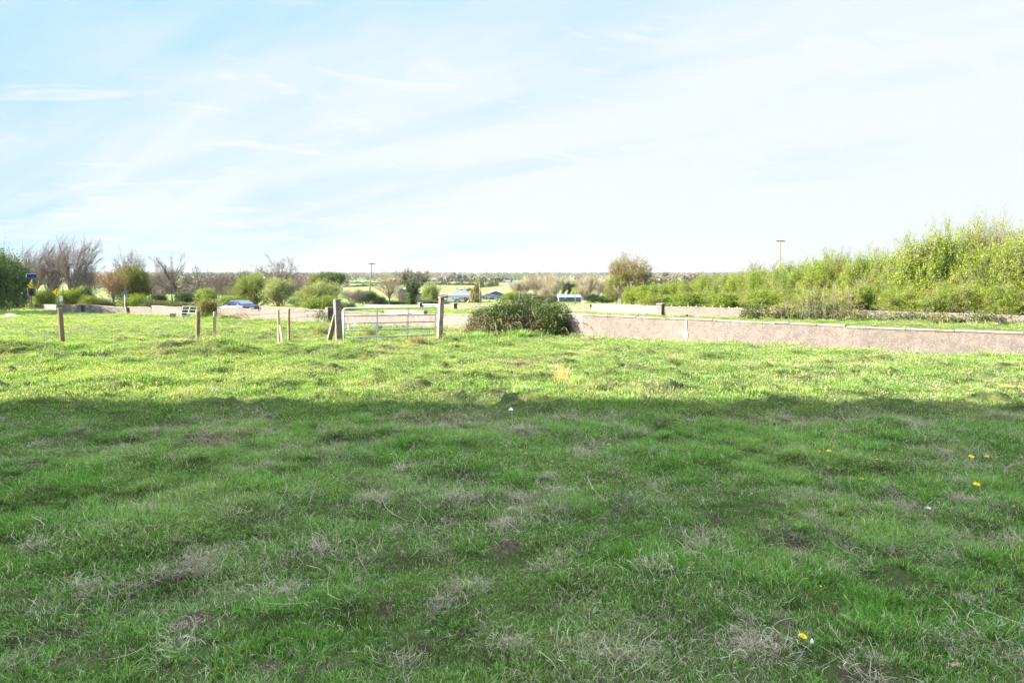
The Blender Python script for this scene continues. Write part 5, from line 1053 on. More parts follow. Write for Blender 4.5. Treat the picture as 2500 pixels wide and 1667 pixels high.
M_LBRAM2 = leafmat('bramble_leaf_green', (0.012, 0.024, 0.008), (0.075, 0.11, 0.028), None, 0.15); M_LDEAD = leafmat('bramble_leaf_dead', (0.081, 0.054, 0.034), (0.223, 0.169, 0.101), None, 0.15); M_LCANE = leafmat('bramble_cane_leaf', (0.086, 0.101, 0.036), (0.216, 0.202, 0.094), None, 0.3)
big_bramble()
bramble('bramble_bush', xb(508, 41.2), 41.2, .62, .5, 1.35, 5000, 0, .035, 'tan and green bramble clump filling the wall gap left of the car', 71, 50, (M_LCANE, M_TBEIGE), cat='bramble bush')
bramble('bramble_bush', xb(560, 38.6), 38.6, .7, .25, .28, 900, 0, .03, 'thin trailing bramble low in front of the wall below the car', 72, 20, (M_LCANE, M_TBEIGE), cat='bramble bush')
bramble('bramble_bush', xb(790, 34.3), 34.3, .5, .25, .72, 500, 0, .03, 'dark bare stems trailing over the wall below the pale green bush', 73, 26, (M_LBRAM, M_TDARK), cat='bramble bush')
for i, (px, Y, rx, ry, h, n, mt, lb) in enumerate([(1850, 39.5, 1.1, .5, .95, 3200, M_LBRAM2, 'dark green bramble at the left end of the overgrown wall'), (1905, 38.7, 1.0, .5, .85, 2600, M_LCANE, 'olive bramble on the far wall left of the bare stems'), (1960, 38.0, .9, .45, .75, 2000, M_LBRAM, 'thin brown bramble hanging on the far wall'),
      (2020, 37.3, 1.0, .5, .95, 2600, M_LBRAM, 'bramble around the tall dead stems'), (2080, 36.6, 1.0, .4, .6, 1100, M_LCANE, 'tan bramble right of the tall dead stems'), (2150, 35.7, 1.1, .35, .5, 900, M_LBRAM, 'bramble shadowing the far wall near its middle'), (2230, 34.9, 1.1, .35, .5, 900, M_LBRAM2, 'low green bramble on the far wall beneath the straw tinted bush'),
      (2310, 34.0, 1.0, .35, .45, 700, M_LBRAM, 'patchy bramble on the far wall below the highest hawthorn'), (2395, 33.1, .55, .3, .7, 900, M_LBRAM2, 'small upright bramble climbing the far wall near the right edge')]):
    bramble('bramble_bush', xb(px, Y), Y, rx, ry, h, n, 0, .036, lb, 80 + i, 45, (mt, M_TBEIGE), cat='bramble bush', dens_in=.8)
def dead_stems():
    rs = np.random.RandomState(90); Y = 37.0; cx_ = xb(2020, Y); e = empty('dead_weed_clump', (cx_, Y, gz(cx_, Y)), 0, 'clump of tall pale dead stems standing before the overgrown far wall', 'dead weeds'); P0 = []; P1 = []
    for i in range(50):
        x = rs.randn() * 1.3; p = np.array([x, rs.randn() * .3, 0]); d = np.array([rs.randn() * .12, rs.randn() * .1, 1.0]); L = (.7 + 1.2 * rs.rand()) * math.exp(-(x / 2.2) ** 2) + .4
        for k in range(5):
            q = p + d * L / 5; P0.append(p); P1.append(q)
            if k > 1: 
                for s_ in (-1, 1): P0.append(q); P1.append(q + np.array([s_ * .12 * rs.rand(), .05 * rs.randn(), .14]))
            p = q; d = d + rs.randn(3) * .06
    P0, P1 = np.array(P0), np.array(P1); V, FQ = seg_mesh([(P0, P1, np.full(len(P0), .008), np.full(len(P0), .006))], 3, .005); link(bpy.data.objects.new('stems', np_mesh('stems', V, FQ, None, [M_TBEIGE])), e)
dead_stems()

# ------------------------------------------------------------------ rush and grass clumps
M_PALEG = grassmat('pale_blade', (0.2, 0.17, 0.09), (0.2, 0.2, 0.08), (0.5, 0.46, 0.27), (0.46, 0.40, 0.22), .3)
def clump(px, py, r, h, n, mat, label, cat='rush clump', name='rush_clump', Y=None, w_=.008, seed=0, lean=.35):
    Y = Y or yb(px, py); x = xb(px, Y); rs = np.random.RandomState(seed + int(px)); A, q, t_, to, hh = blades(rs, n, r, h, w_, lean, .35, seg=3, gauss=True, out=.8)
    me = np_mesh(name, A, q, t_, [mat], {'tone': to, 'hgt': hh}); o = bpy.data.objects.new(name, me); link(o); o.location = (x, Y, gz(x, Y) - .01); tag(o, label, cat)
clump(1020, 846, .26, .34, 700, M_RUSH, 'brown rush clump at the lower right corner of the field gate')
clump(999, 843, .22, .30, 260, M_PALEG, 'pale yellow grass clump under the right half of the gate', 'grass clump', 'grass_clump')
clump(905, 822, .34, .32, 800, M_RUSH, 'dark green rush clump seen through the gate', Y=25)
clump(788, 824, .30, .38, 600, M_RUSH, 'tan rush clump left of the gate post strut', Y=24.5)
clump(875, 826, .4, .24, 500, M_PALEG, 'straw coloured grass behind the left half of the gate', 'grass clump', 'grass_clump', Y=24.6)
clump(1370, 938, .10, .38, 120, M_ORANGE, 'orange tan dry grass tuft in the middle of the sunlit field', 'grass clump', 'grass_clump', w_=.005)
clump(1405, 941, .28, .20, 600, M_GRASS, 'dark green tuft right of the orange dry grass', 'grass clump', 'grass_clump')
clump(1650, 908, .12, .22, 260, M_RUSH, 'small dark rush tuft in the sunlit field below the right wall')
clump(887, 888, .14, .20, 320, M_RUSH, 'small rush tuft in the sunlit grass below the gate')
clump(1270, 968, .16, .13, 400, M_GRASS, 'dense green tussock at the shadow edge', 'grass clump', 'grass_clump')
clump(1165, 833, .7, .26, 900, M_GRASS, 'long green grass at the left foot of the bramble bush', 'grass clump', 'grass_clump', Y=23.2)
clump(1270, 830, 1.1, .22, 1200, M_GRASS, 'long green grass along the foot of the bramble bush', 'grass clump', 'grass_clump', Y=23.4)
clump(520, 780, .9, .3, 500, M_GRASS, 'long grass below the bramble in the wall gap', 'grass clump', 'grass_clump', Y=40.2)
clump(850, 843, .35, .2, 420, M_GRASS, 'long grass around the foot of the gate post', 'grass clump', 'grass_clump')
clump(155, 860, .5, .17, 420, M_GRASS, 'shaggy grass tussock under the leftmost visible fence post', 'grass clump', 'grass_clump')
clump(250, 872, .6, .16, 500, M_GRASS, 'shaggy tussock on the bank right of the leftmost fence post', 'grass clump', 'grass_clump')

# ------------------------------------------------------------------ dandelions
M_PETAL = plain('dandelion_petal', (0.85, 0.55, 0.01), 0.6, var=.12, sc_=60); M_STALK = plain('dandelion_stalk', (0.16, 0.25, 0.07), 0.6)
def dandelion_proto():
    rs = np.random.RandomState(2); m = MB(); n = 0
    for ring, (r, z, cnt) in enumerate(((1.0, .12, 22), (.85, .3, 20), (.62, .45, 16), (.35, .55, 10), (.12, .6, 5))):
        for k in range(cnt):
            a = 6.2832 * k / cnt + ring * .3; w_ = .16; c, s_ = math.cos(a), math.sin(a); t = Vector((-s_, c, 0)) * w_ / 2; i = Vector((c * .08, s_ * .08, .25)); o = Vector((c * r, s_ * r, z + rs.randn() * .03)); m.add([i - t * .5, i + t * .5, o + t, o + Vector((c, s_, 0)) * .05, o - t], [(0, 1, 2, 3, 4)])
    me = bpy.data.meshes.new('flower_head'); me.from_pydata(m.V, [], m.Fc); me.materials.append(M_PETAL); m = MB(); m.tube([(0.3, .1, -4.5), (.15, .05, -2.2), (0, 0, .1)], [.1, .09, .11], 6); m.tube([(0, 0, -.35), (0, 0, .2)], [.18, .3], 8); o = m.build('stalk', M_STALK); ms = o.data; bpy.data.objects.remove(o); return me, ms
DH, DS = dandelion_proto()
def Q4(x, y): return (1900 + x / 3.92, 900 + y / 3.92)
def Q3(x, y): return (900 + x / 3.92, 900 + y / 3.92)
def Q2(x, y): return (1900 + x / 3.92, 1270 + y / 3.92)
DL = [(Q2(230, 1160), 9.2, 'largest dandelion, low in the grass at the bottom right'), (Q4(1895, 1162), 7, 'bright dandelion standing alone at the right above the white seed head'), (Q4(483, 893), 5.2, 'bright dandelion right next to a smaller one in the right middle'), (Q4(1842, 903), 5.4, 'larger of two neighbouring dandelions near the right edge'),
      (Q4(1995, 880), 4.6, 'flatter dandelion right of its larger neighbour near the right edge'), (Q3(1505, 858), 4.4, 'brightest dandelion in the middle of the shaded grass'), (Q4(2197, 690), 5, 'dandelion nearest the right edge in the upper shade'), (Q4(1470, 663), 4.6, 'right one of a pair of flat dandelions high in the shade'), (Q4(1370, 687), 4.4, 'left one of a pair of dandelions high in the shade'), (Q4(797, 1080), 4.2, 'single dandelion left of the dry grass on the right side')]
small = [Q4(390, 893), Q4(588, 870), Q4(897, 868), Q4(1065, 790), Q4(1115, 866), Q4(1040, 640), Q4(925, 545), Q4(1450, 615), Q4(1427, 823), Q4(2065, 608), Q4(2232, 615), Q4(2325, 875), Q4(985, 997), Q4(935, 1000), Q4(1533, 1256), Q4(1558, 1373), Q4(628, 1267), Q4(493, 1245), Q3(1450, 825), Q3(1852, 665), Q3(2293, 728), Q3(325, 713), Q3(200, 683), Q3(800, 852), Q2(508, 307), Q2(407, 628), Q2(1225, 200), Q2(2240, 12), (303, 1240), (955, 1115), (1245, 1250), (2310, 1190)]
for (px, py), rpx, lb in DL + [(q, None, None) for q in small]:
    rr = random.Random(int(px * 3 + py)); x, Y = gp(px, py); z = gz(x, Y); rad = (rpx or (2.1 + 1.4 * rr.random())) * Y / F * (1.1 if rpx else .9)
    top = z + 0.045 + 0.025 * rr.random(); d = at(px, py, Y); Yc = Y
    e = empty('dandelion', (x, Yc, top), rr.random() * 6, lb or 'small yellow dandelion flower scattered in the shaded grass', 'dandelion', 'dandelions in the grass'); e.rotation_euler = (rr.uniform(.0, .5), rr.uniform(-.25, .25), rr.random() * .5); e.scale = (rad,) * 3
    # keep the flower on the line of sight: lift moves it forward
    h_ = top - z; f = 1 - h_ / (EYE - z); e.location = (x * f, Yc * f, EYE + (z - EYE) * f)
    link(bpy.data.objects.new('flower_head', DH), e); link(bpy.data.objects.new('stalk', DS), e)
def seed_head():
    x, Y = gp(*Q4(1435, 1460)); z = gz(x, Y); top = at(*Q4(1435, 1332), Y); e = empty('seed_head', (x, Y, z), 0, 'ragged white seed head on a pale stalk at the right', 'seed head'); h = top.z - z; rs = np.random.RandomState(3)
    m = MB(); m.tube([(0, 0, -.02), (.003, 0, h * .5), (top.x - x, 0, h)], .003, 5); m.build('stalk', M_TBEIGE, e); m = MB(); c = Vector((top.x - x, 0, h))
    for k in range(60): d = Vector((rs.randn() * 1.3, rs.randn(), rs.rand() * .8 - .2)).normalized() * (.012 + .012 * rs.rand()); m.tube([c, c + d], .0010, 3, caps=False)
    m.build('fluff', M_WHITE, e)
seed_head()

# ------------------------------------------------------------------ car on the road
def car():
    Y = 62.0; p = at(581, 760, Y); root = empty('parked_car', (p.x, p.y, 0), math.atan2(.6, -.8) - math.pi / 2, 'dark blue saloon car driving away behind the roadside wall', 'car')
    root.name = 'car'; z0 = at(581, 731.6, Y).z - 1.42; root.location.z = z0; M_PAINT = NT('car_paint').princ((0.02, 0.035, 0.11), 0.3, 0.2, 0.4, None, **{'Coat Weight': 0.15, 'Coat Roughness': 0.1}); M_GLASS = NT('car_glass').princ((0.015, 0.02, 0.03), 0.06, 0, 0.8)
    # local frame: +y forward, x right; stations rear to front: y, half width, z low, z belt
    st = [(-2.28, .70, .34, .78, .66), (-2.22, .82, .28, .98, .74), (-2.0, .87, .24, 1.02, .80), (-1.5, .89, .22, 1.00, .80), (-.6, .90, .22, .96, .80), (.5, .90, .22, .93, .80), (1.2, .89, .22, .90, .78), (1.8, .86, .24, .80, .72), (2.15, .80, .28, .70, .62), (2.3, .62, .34, .58, .5)]
    m = MB(); k = 10
    for (y, w_, zl, zb, wt) in st: m.V += [(-w_ * .92, y, zl), (-w_, y, zl + .16), (-w_ * 1.0, y, (zl + zb) / 2 + .06), (-w_ * .97, y, zb - .07), (-wt, y, zb), (wt, y, zb), (w_ * .97, y, zb - .07), (w_, y, (zl + zb) / 2 + .06), (w_, y, zl + .16), (w_ * .92, y, zl)]
    for i in range(len(st) - 1):
        for j in range(k): m.Fc.append((i * k + j, i * k + (j + 1) % k, (i + 1) * k + (j + 1) % k, (i + 1) * k + j))
    m.Fc += [tuple(range(k)), tuple(reversed(range((len(st) - 1) * k, len(st) * k)))]; m.n = len(m.V); body = m.build('body', M_PAINT, root, smooth=True); s_ = body.modifiers.new('s', 'SUBSURF'); s_.levels = s_.render_levels = 2
    roof = [(-1.62, .72, 1.0), (-1.15, .68, 1.20), (-.75, .64, 1.36), (-.2, .62, 1.42), (.3, .62, 1.40), (.65, .64, 1.28), (1.25, .72, .93)]
    m = MB(); n = len(roof)
    for (y, w_, z) in roof: m.V += [(-w_ - .10 * (1.42 - z) / .42 - .04, y, .92), (-w_, y, z - .05), (-w_ * .8, y, z), (w_ * .8, y, z), (w_, y, z - .05), (w_ + .10 * (1.42 - z) / .42 + .04, y, .92)]
    for i in range(n - 1):
        for j in range(5): m.Fc.append((i * 6 + j, i * 6 + j + 1, (i + 1) * 6 + j + 1, (i + 1) * 6 + j))
    m.Fc += [tuple(range(6)), tuple(reversed(range((n - 1) * 6, n * 6)))]; m.n = len(m.V); rf = m.build('roof', M_PAINT, root, smooth=True); s_ = rf.modifiers.new('s', 'SUBSURF'); s_.levels = s_.render_levels = 2
    m = MB(); m.poly([(-.66, -1.60, 1.045), (.66, -1.60, 1.045), (.56, -.86, 1.36), (-.56, -.86, 1.36)]); m.V = [(a, b - .02, c + .025) for a, b, c in m.V]; g = m.build('rear_window', M_GLASS, root)
    m = MB(); m.poly([(-.66, 1.20, .985), (.66, 1.20, .985), (.56, .62, 1.32), (-.56, .62, 1.32)]); m.V = [(a, b + .03, c + .03) for a, b, c in m.V]; m.build('windscreen', M_GLASS, root)
    for sx in (-1, 1):
        m = MB(); m.prism([(sx * .745, -1.25, 1.0), (sx * .755, .0, .98), (sx * .675, -.05, 1.32), (sx * .66, -.62, 1.32), (sx * .69, -.95, 1.2)], (sx * .02, 0, 0)); m.build('side_window', M_GLASS, root)
        m = MB(); m.prism([(sx * .755, .06, .98), (sx * .75, .95, .97), (sx * .685, .52, 1.28), (sx * .675, .04, 1.32)], (sx * .02, 0, 0)); m.build('side_window', M_GLASS, root)
        m = MB(); m.prism([(sx * .46, -2.27, .90), (sx * .78, -2.19, .91), (sx * .80, -2.15, .74), (sx * .50, -2.28, .73)], (0, -.035, 0)); m.build('tail_light', NT('tail').princ((.55, .02, .03), .2, 0, .5), root)
        m = MB(); m.box((sx * .92, .85, .98), (.16, .09, .11)); m.build('wing_mirror', M_PAINT, root, bevel=.02)
        for y in (-1.4, 1.4):
            m = MB(); m.tube([(sx * .70, y, .31), (sx * .90, y, .31)], .32, 20); t = m.build('wheel', M_BLACK, root); m = MB(); m.tube([(sx * .88, y, .31), (sx * .915, y, .31)], .20, 12); m.build('rim', M_GALV, t)
    m = MB(); m.box((0, -2.315, .72), (.52, .02, .115)); m.build('number_plate', M_WHITE, root); m = MB(); m.box((0, -2.29, .86), (.9, .02, .03)); m.build('chrome_strip', M_GALV2, root); m = MB(); m.box((0, -2.26, .36), (1.3, .08, .16)); m.build('bumper', M_BLACK, root, bevel=.03)
car()

# ------------------------------------------------------------------ buildings and things in the valley
M_RENDER = plain('cream_render', (0.558, 0.522, 0.450), 0.8, var=.06); M_SLATE = plain('slate_roof', (0.11, 0.12, 0.15), 0.6, var=.15, sc_=2); M_DGLASS = plain('dark_window', (0.03, 0.035, 0.05), 0.15, var=0); M_SHED = plain('blue_grey_cladding', (0.075, 0.09, 0.13), 0.6, var=.15, sc_=1); M_SHEDL = plain('pale_grey_sheeting', (0.35, 0.36, 0.38), 0.7, var=.2, sc_=2)
def house():
    Y = 300.0; S = Y / F; b = at(1123, 737, Y); o = b; root = empty('farmhouse', tuple(b), 0, 'cream bungalow with hipped slate roof and two chimneys in the valley', 'house'); W_, Hw, D_ = 61 * S, 15.0 * S, 9.0
    m = MB(); m.box((0, D_ / 2, Hw / 2 - .5), (W_, D_, Hw + 1)); m.build('wall', M_RENDER, root); e = .35; z0 = Hw - .02; zr = at(1123, 708.5, Y).z - b.z; rw = 11.5 * S
    m = MB(); a = [(-W_ / 2 - e, -e, z0), (W_ / 2 + e, -e, z0), (W_ / 2 + e, D_ + e, z0), (-W_ / 2 - e, D_ + e, z0)]; r = [(-rw, D_ / 2, zr), (rw, D_ / 2, zr)]; m.add(a + r, [(0, 1, 5, 4), (1, 2, 5), (2, 3, 4, 5), (3, 0, 4), (3, 2, 1, 0)]); rf = m.build('roof', M_SLATE, root)
    for px in (1114, 1133): m = MB(); x = (px - 1123) * S; m.box((x, D_ / 2, zr + .25), (.85, .7, 1.5)); ch = m.build('chimney', M_RENDER, rf); m = MB(); m.box((x, D_ / 2, zr + 1.2), (.3, .3, .45)); m.build('chimney_pot', M_LRUSTP, ch)
    for px, w_, h_, nx in ((1106.5, 4.5, 6, 2), (1126.5, 12, 6, 5), (1143.5, 4.5, 6, 2)):
        x = (px - 1123) * S; z = 8.2 * S; m = MB(); m.box((x, -.03, z), (w_ * S, .12, h_ * S)); f = m.build('window', M_WHITE, root); m = MB()
        for k in range(nx): ww = w_ * S / nx; m.box((x - w_ * S / 2 + ww * (k + .5), -.10, z), (ww - .18, .04, h_ * S - .25))
        m.build('pane', M_DGLASS, f)
    m = MB(); m.box((1135.8 * S - 1123 * S, -.03, 1.05), (1.0, .1, 2.1)); m.build('door', M_DGLASS, root)
M_LRUSTP = plain('terracotta', (.35, .17, .1), .8)
house()
def small_car(px, py, Y, col, name, label, w_, van=False):
    S = Y / F; b = at(px, py, Y); e = empty(name, tuple(b), 0, label, 'car'); L = w_ * S; mt = NT('p').princ(col, .3, .1, .5, None, **{'Coat Weight': .8}); h1, h2 = .85, 1.45 if not van else 1.75
    prof = [(-L / 2, .3), (-L / 2, h1 - .05), (-L * .42, h1), (-L * .30, h2 - .05), (-L * .22, h2), (L * .12, h2), (L * .28, h1 + .05), (L * .47, h1 - .1), (L / 2, .55), (L / 2, .3)]
    m = MB(); m.prism([(x, 0, z) for x, z in prof], (0, 1.75, 0)); m.build('body', mt, e, bevel=.08); m = MB(); m.prism([(-L * .27, -.01, h1 + .05), (-L * .2, -.01, h2 - .12), (L * .10, -.01, h2 - .12), (L * .22, -.01, h1 + .05)], (0, .02, 0)); m.build('side_window', M_DGLASS, e)
    for x in (-L * .3, L * .3): m = MB(); m.tube([(x, -.03, .32), (x, .2, .32)], .32, 14); m.build('wheel', M_BLACK, e)
small_car(1116.5, 736.6, 294, (.05, .17, .5), 'blue_car', 'bright blue car parked in front of the cream bungalow', 17)
small_car(1141, 736.2, 295, (.35, .02, .03), 'red_van', 'dark red van parked in front of the cream bungalow', 13, True)
def garden_wall():
    Y = 286; S = Y / F; b = at(1130, 741, Y); e = empty('garden_wall', tuple(b), 0, 'low dark garden wall in front of the bungalow', 'wall'); m = MB(); m.box((0, 0, .2), (78 * S, .3, 1.1)); m.build('wall_face', M_DARKCON, e); m = MB(); m.box((0, 0, .79), (78 * S + .1, .4, .09)); m.build('coping', M_COPE, e)
    m = MB(); a = at(1139, 742, 280); c = at(1144.5, 733, 280); m.tube([(0, 0, 0), tuple(c - a)], .16, 6); q = m.build('yellow_post', plain('yellow_paint', (.75, .6, .12), .6), None); q.location = a; tag(q, 'leaning yellow post at the entrance before the bungalow', 'post')
garden_wall()
def shed(name, label, px0, px1, py_b, py_e, py_r, Y, D_, wall, roof, ridge=0.5, openings=(), cat='shed', gable=True):
    """front facing gable shed: eaves at py_e, ridge at py_r"""
    S = Y / F; xc = (px0 + px1) / 2; b = at(xc, py_b, Y); W_ = (px1 - px0) * S; he = (py_b - py_e) * S; hr = (py_b - py_r) * S; e = empty(name, tuple(b), 0, label, cat); m = MB(); xr = -W_ / 2 + W_ * ridge
    if gable:
        m.prism([(-W_ / 2, 0, -1), (W_ / 2, 0, -1), (W_ / 2, 0, he), (xr, 0, hr), (-W_ / 2, 0, he)], (0, D_, 0)); m.build('wall', wall, e); m = MB(); o = .4
        m.add([(-W_ / 2 - o, -o, he - .1), (xr, -o, hr + .08), (W_ / 2 + o, -o, he - .1), (-W_ / 2 - o, D_ + o, he - .1), (xr, D_ + o, hr + .08), (W_ / 2 + o, D_ + o, he - .1), (-W_ / 2 - o, -o, he + .15), (xr, -o, hr + .35), (W_ / 2 + o, -o, he + .15), (-W_ / 2 - o, D_ + o, he + .15), (xr, D_ + o, hr + .35), (W_ / 2 + o, D_ + o, he + .15)],
              [(6, 7, 10, 9), (7, 8, 11, 10), (0, 3, 4, 1), (1, 4, 5, 2), (0, 1, 7, 6), (1, 2, 8, 7), (3, 9, 10, 4), (4, 10, 11, 5), (0, 6, 9, 3), (2, 5, 11, 8)]); m.build('roof', roof, e)
    else:
        m.box((0, D_ / 2, he / 2 - .5), (W_, D_, he + 1)); m.build('wall', wall, e); m = MB(); m.add([(-W_ / 2 - .3, -.3, he), (W_ / 2 + .3, -.3, he), (W_ / 2 + .3, D_ + .3, he), (-W_ / 2 - .3, D_ + .3, he), (-W_ / 2 - .3, D_ / 2, hr), (W_ / 2 + .3, D_ / 2, hr)], [(0, 1, 5, 4), (2, 3, 4, 5), (1, 2, 5), (3, 0, 4), (3, 2, 1, 0)]); m.build('roof', roof, e)
    for (a, c, z0, z1, mt, nm) in openings: m = MB(); m.box((((a + c) / 2 - xc) * S, -.04, ((z0 + z1) / 2) * S), ((c - a) * S, .1, (z1 - z0) * S)); m.build(nm, mt, e)
    return e
shed('dark_shed', 'dark open fronted shed left of the bungalow', 1064, 1091, 736, 724.5, 720.5, 305, 10, M_SHED, M_SLATE, .7, [(1068, 1080, 1, 9, M_BLACK, 'opening'), (1084, 1090, 5, 8, M_WHITE, 'window')])
shed('gabled_barn', 'blue grey gabled barn right of the conical tree', 1192, 1227, 731.5, 717, 711.5, 345, 20, M_SHED, M_SHEDL, .5, [(1194, 1204, 6, 10, M_BLACK, 'opening')], cat='barn')
shed('outbuilding', 'low grey outbuilding in front of the gabled barn', 1177, 1214, 732.5, 724, 719, 330, 8, M_SHEDL, M_SHED, .3, [(1180, 1183, 3, 8, M_DGLASS, 'window'), (1186, 1190, 0, 7, M_BLACK, 'door'), (1195, 1207, 2, 6, M_DGLASS, 'window')], gable=True)
shed('long_shed', 'long dark low roofed shed under the willows', 1365, 1418, 731, 726, 719.5, 250, 9, M_SHED, M_SLATE, .5, [(1378, 1382, 3, 6, M_WHITE, 'window'), (1388, 1396, 0, 4, M_BLACK, 'door')], gable=False)
shed('ruined_outhouse', 'small grey stone ruin half hidden behind the ivy tree', 973, 1028, 737, 716, 706, 230, 10, M_DARKCON, M_SHEDL, .1, [], cat='ruin', gable=True)
def far_house(px, py, w_, h_, Y, label, roof=M_SLATE, wall=M_WHITE):
    S = Y / F; b = at(px, py, Y); W_ = w_ * S; H = h_ * S; e = empty('distant_house', tuple(b), 0, label, 'house', 'distant houses'); m = MB(); m.box((0, W_ * .3, H * .3 - 1), (W_, W_ * .6, H * .6 + 2)); m.build('wall', wall, e)
    m = MB(); m.add([(-W_ / 2 - .3, -.3, H * .58), (W_ / 2 + .3, -.3, H * .58), (W_ / 2 + .3, W_ * .6 + .3, H * .58), (-W_ / 2 - .3, W_ * .6 + .3, H * .58), (-W_ / 2 - .3, W_ * .3, H), (W_ / 2 + .3, W_ * .3, H)], [(0, 1, 5, 4), (2, 3, 4, 5), (1, 2, 5), (3, 0, 4), (3, 2, 1, 0)]); rf = m.build('roof', roof, e)
    m = MB(); m.box((W_ * .3, W_ * .3, H * 1.0), (W_ * .08, W_ * .08, H * .3)); m.build('chimney', wall, rf)
    for f in (-.28, .05, .3): m = MB(); m.box((W_ * f, -.05, H * .3), (W_ * .1, .1, H * .22)); m.build('window', M_DGLASS, e)
for a in [(862, 682, 8, 5, 1500, 'white house at the left of the far village beyond the bright green field'), (876, 681, 6, 4, 1600, 'small white house in the middle of the far village'), (897, 681, 14, 4, 1550, 'long low white house at the right of the far village'), (1120, 682, 14, 7, 1250, 'white farmhouse among dark pines on the far slope'),
          (1240, 691, 12, 7, 900, 'white house with grey roof at the top of the far lane'), (1254, 690, 7, 5, 930, 'small white gabled house right of the grey roofed one'), (1268, 692, 6, 4, 920, 'low white house at the right end of the lane group'), (1013, 681, 10, 3, 1300, 'low pale farm building seen through the ivy tree')]: far_house(*a)
def lane_wall():
    Y = 870; a = at(1205, 697, Y); b = at(1270, 695.5, Y + 20); m = MB(); d = b - a; m.prism([Vector((0, 0, -2)), Vector(d) + Vector((0, 0, -2)), Vector(d) + Vector((0, 0, 1.6)), Vector((0, 0, 1.0))], (0, .5, 0)); q = m.build('lane_wall', M_WHITE, None); q.location = a; tag(q, 'long white boundary wall on the far lane below the white houses', 'wall')
lane_wall()
def sheep(px, py, Y, label, rz=0.0):
    S = Y / F; x = xb(px, Y); me = bpy.data.meshes.new('sheep'); P = [(0, 0, .62), (.30, 0, .66), (.48, 0, .74), (.62, 0, .80), (.74, 0, .74), (-.30, 0, .66), (-.42, 0, .62), (.26, .12, .38), (.27, .12, .02), (.26, -.12, .38), (.27, -.12, .02), (-.28, .12, .38), (-.30, .12, .02), (-.28, -.12, .38), (-.30, -.12, .02)]
    E = [(0, 1), (1, 2), (2, 3), (3, 4), (0, 5), (5, 6), (1, 7), (7, 8), (1, 9), (9, 10), (5, 11), (11, 12), (5, 13), (13, 14)]; me.from_pydata(P, E, []); me.materials.append(plain('fleece', (.62, .58, .48), .95, var=.1)); o = bpy.data.objects.new('sheep', me); link(o); m = o.modifiers.new('skin', 'SKIN'); rad = [.27, .25, .16, .11, .07, .25, .10, .08, .04, .08, .04, .09, .04, .09, .04]
    for i, r in enumerate(rad): me.skin_vertices[0].data[i].radius = (r, r)
    me.skin_vertices[0].data[0].use_root = True; s_ = o.modifiers.new('sub', 'SUBSURF'); s_.levels = s_.render_levels = 1; o.location = (x, Y, gz(x, Y)); o.rotation_euler = (0, 0, rz); tag(o, label, 'sheep')
sheep(1425, 743, 178, 'lone white sheep on the green strip above the wall left of centre right', .3)
sheep_l = [o for o in bpy.data.objects if o.name.startswith('sheep')][0]; sheep_l['label'] = 'lone pale sheep standing on the green strip beyond the raised wall'
def white_gate():
    Y = 66.0; a = at(1037, 759, Y); e = empty('white_gate', tuple(a), 0, 'low white barred gate across the road between the capped pillars', 'gate'); 
    for p0, p1 in ((743, 745), (751.5, 753), (757.5, 758.5)): m = MB(); m.tube([at(1032, p0, 67.3) - a, at(1105, p1, 63.8) - a], .045, 6); m.build('bar', M_WHITE, e)
    for px, Y2 in ((1068, 65.6), (1058, 66), (1103, 63.9)): m = MB(); m.tube([at(px, 742, Y2) - a, at(px, 761, Y2) - a], .04 if px != 1058 else .03, 6); m.build('upright', M_WHITE if px != 1058 else M_BLACK, e)
white_gate()
def ledge_fence():
    e = empty('post_fence', tuple(at(1700, 746, 52)), 0, 'row of short wooden pegs on the verge behind the far wall', 'fence'); o = e.location; rs = np.random.RandomState(5)
    for k, px in enumerate(np.linspace(1560, 1800, 13)):
        Y = np.interp(px, [1560, 1800], [50.5, 44]); t = at(px, np.interp(px, [1560, 1800], [742.5, 748.5]) + rs.randn() * .8, Y); m = MB(); m.tube([Vector((t.x, t.y, gz(t.x, t.y) - .2)) - o, t - o], .035, 6); m.build('post', M_WOOD2, e)
ledge_fence()

# ------------------------------------------------------------------ far hedgerows and woods
def leafline(name, pts, n, hgt, wid, size, mat, label, cat='hedgerow', group='hedgerows between the far fields', seed=0, gap=.0):
    """a hedgerow along pixel/depth points (px, Y)"""
    rs = np.random.RandomState(seed); P = np.array([(xb(px, Y), Y) for px, Y in pts]); L = np.r_[0, np.cumsum(np.linalg.norm(np.diff(P, axis=0), axis=1))]; t = rs.rand(n) * L[-1]; x = np.interp(t, L, P[:, 0]); y = np.interp(t, L, P[:, 1]); env = np.clip(fbm(t / 14 + seed, t * 0, 9, 3) * 1.9 - .25, .15, 1.2)
    if gap: k = fbm(t / 30 + seed, t * 0 + 5, 12, 2) > gap; x, y, env, t = x[k], y[k], env[k], t[k]
    n = len(x); x = x + rs.randn(n) * wid * .4; y = y + rs.randn(n) * wid * .4; z = G0(x, y) + hgt * env * rs.rand(n) ** .8; C = np.stack([x, y, z], 1); c0 = C.mean(0); V, FQ, to = leaf_mesh(rs, C - c0, size, .8); me = np_mesh(name, V, FQ, None, [mat], {'tone': to}); o = bpy.data.objects.new(name, me); link(o); o.location = c0; tag(o, label, cat, group)
leafline('hedgerow', [(940, 860), (1010, 900), (1090, 880), (1178, 860)], 3500, 6, 2.5, 1.1, M_LFARG, 'dark straight hedgerow across the middle of the far green slope', seed=1)
leafline('hedgerow', [(1168, 700), (1190, 760), (1212, 840)], 2200, 8, 4, 1.2, M_LOLIVE, 'bushy olive hedgerow climbing to the white lane wall', seed=2)
leafline('hedgerow', [(1126, 470), (1150, 560), (1172, 690)], 1200, 2.4, 1.5, .7, M_LDARK, 'thin dark hedgerow slanting up behind the bungalow', seed=3)
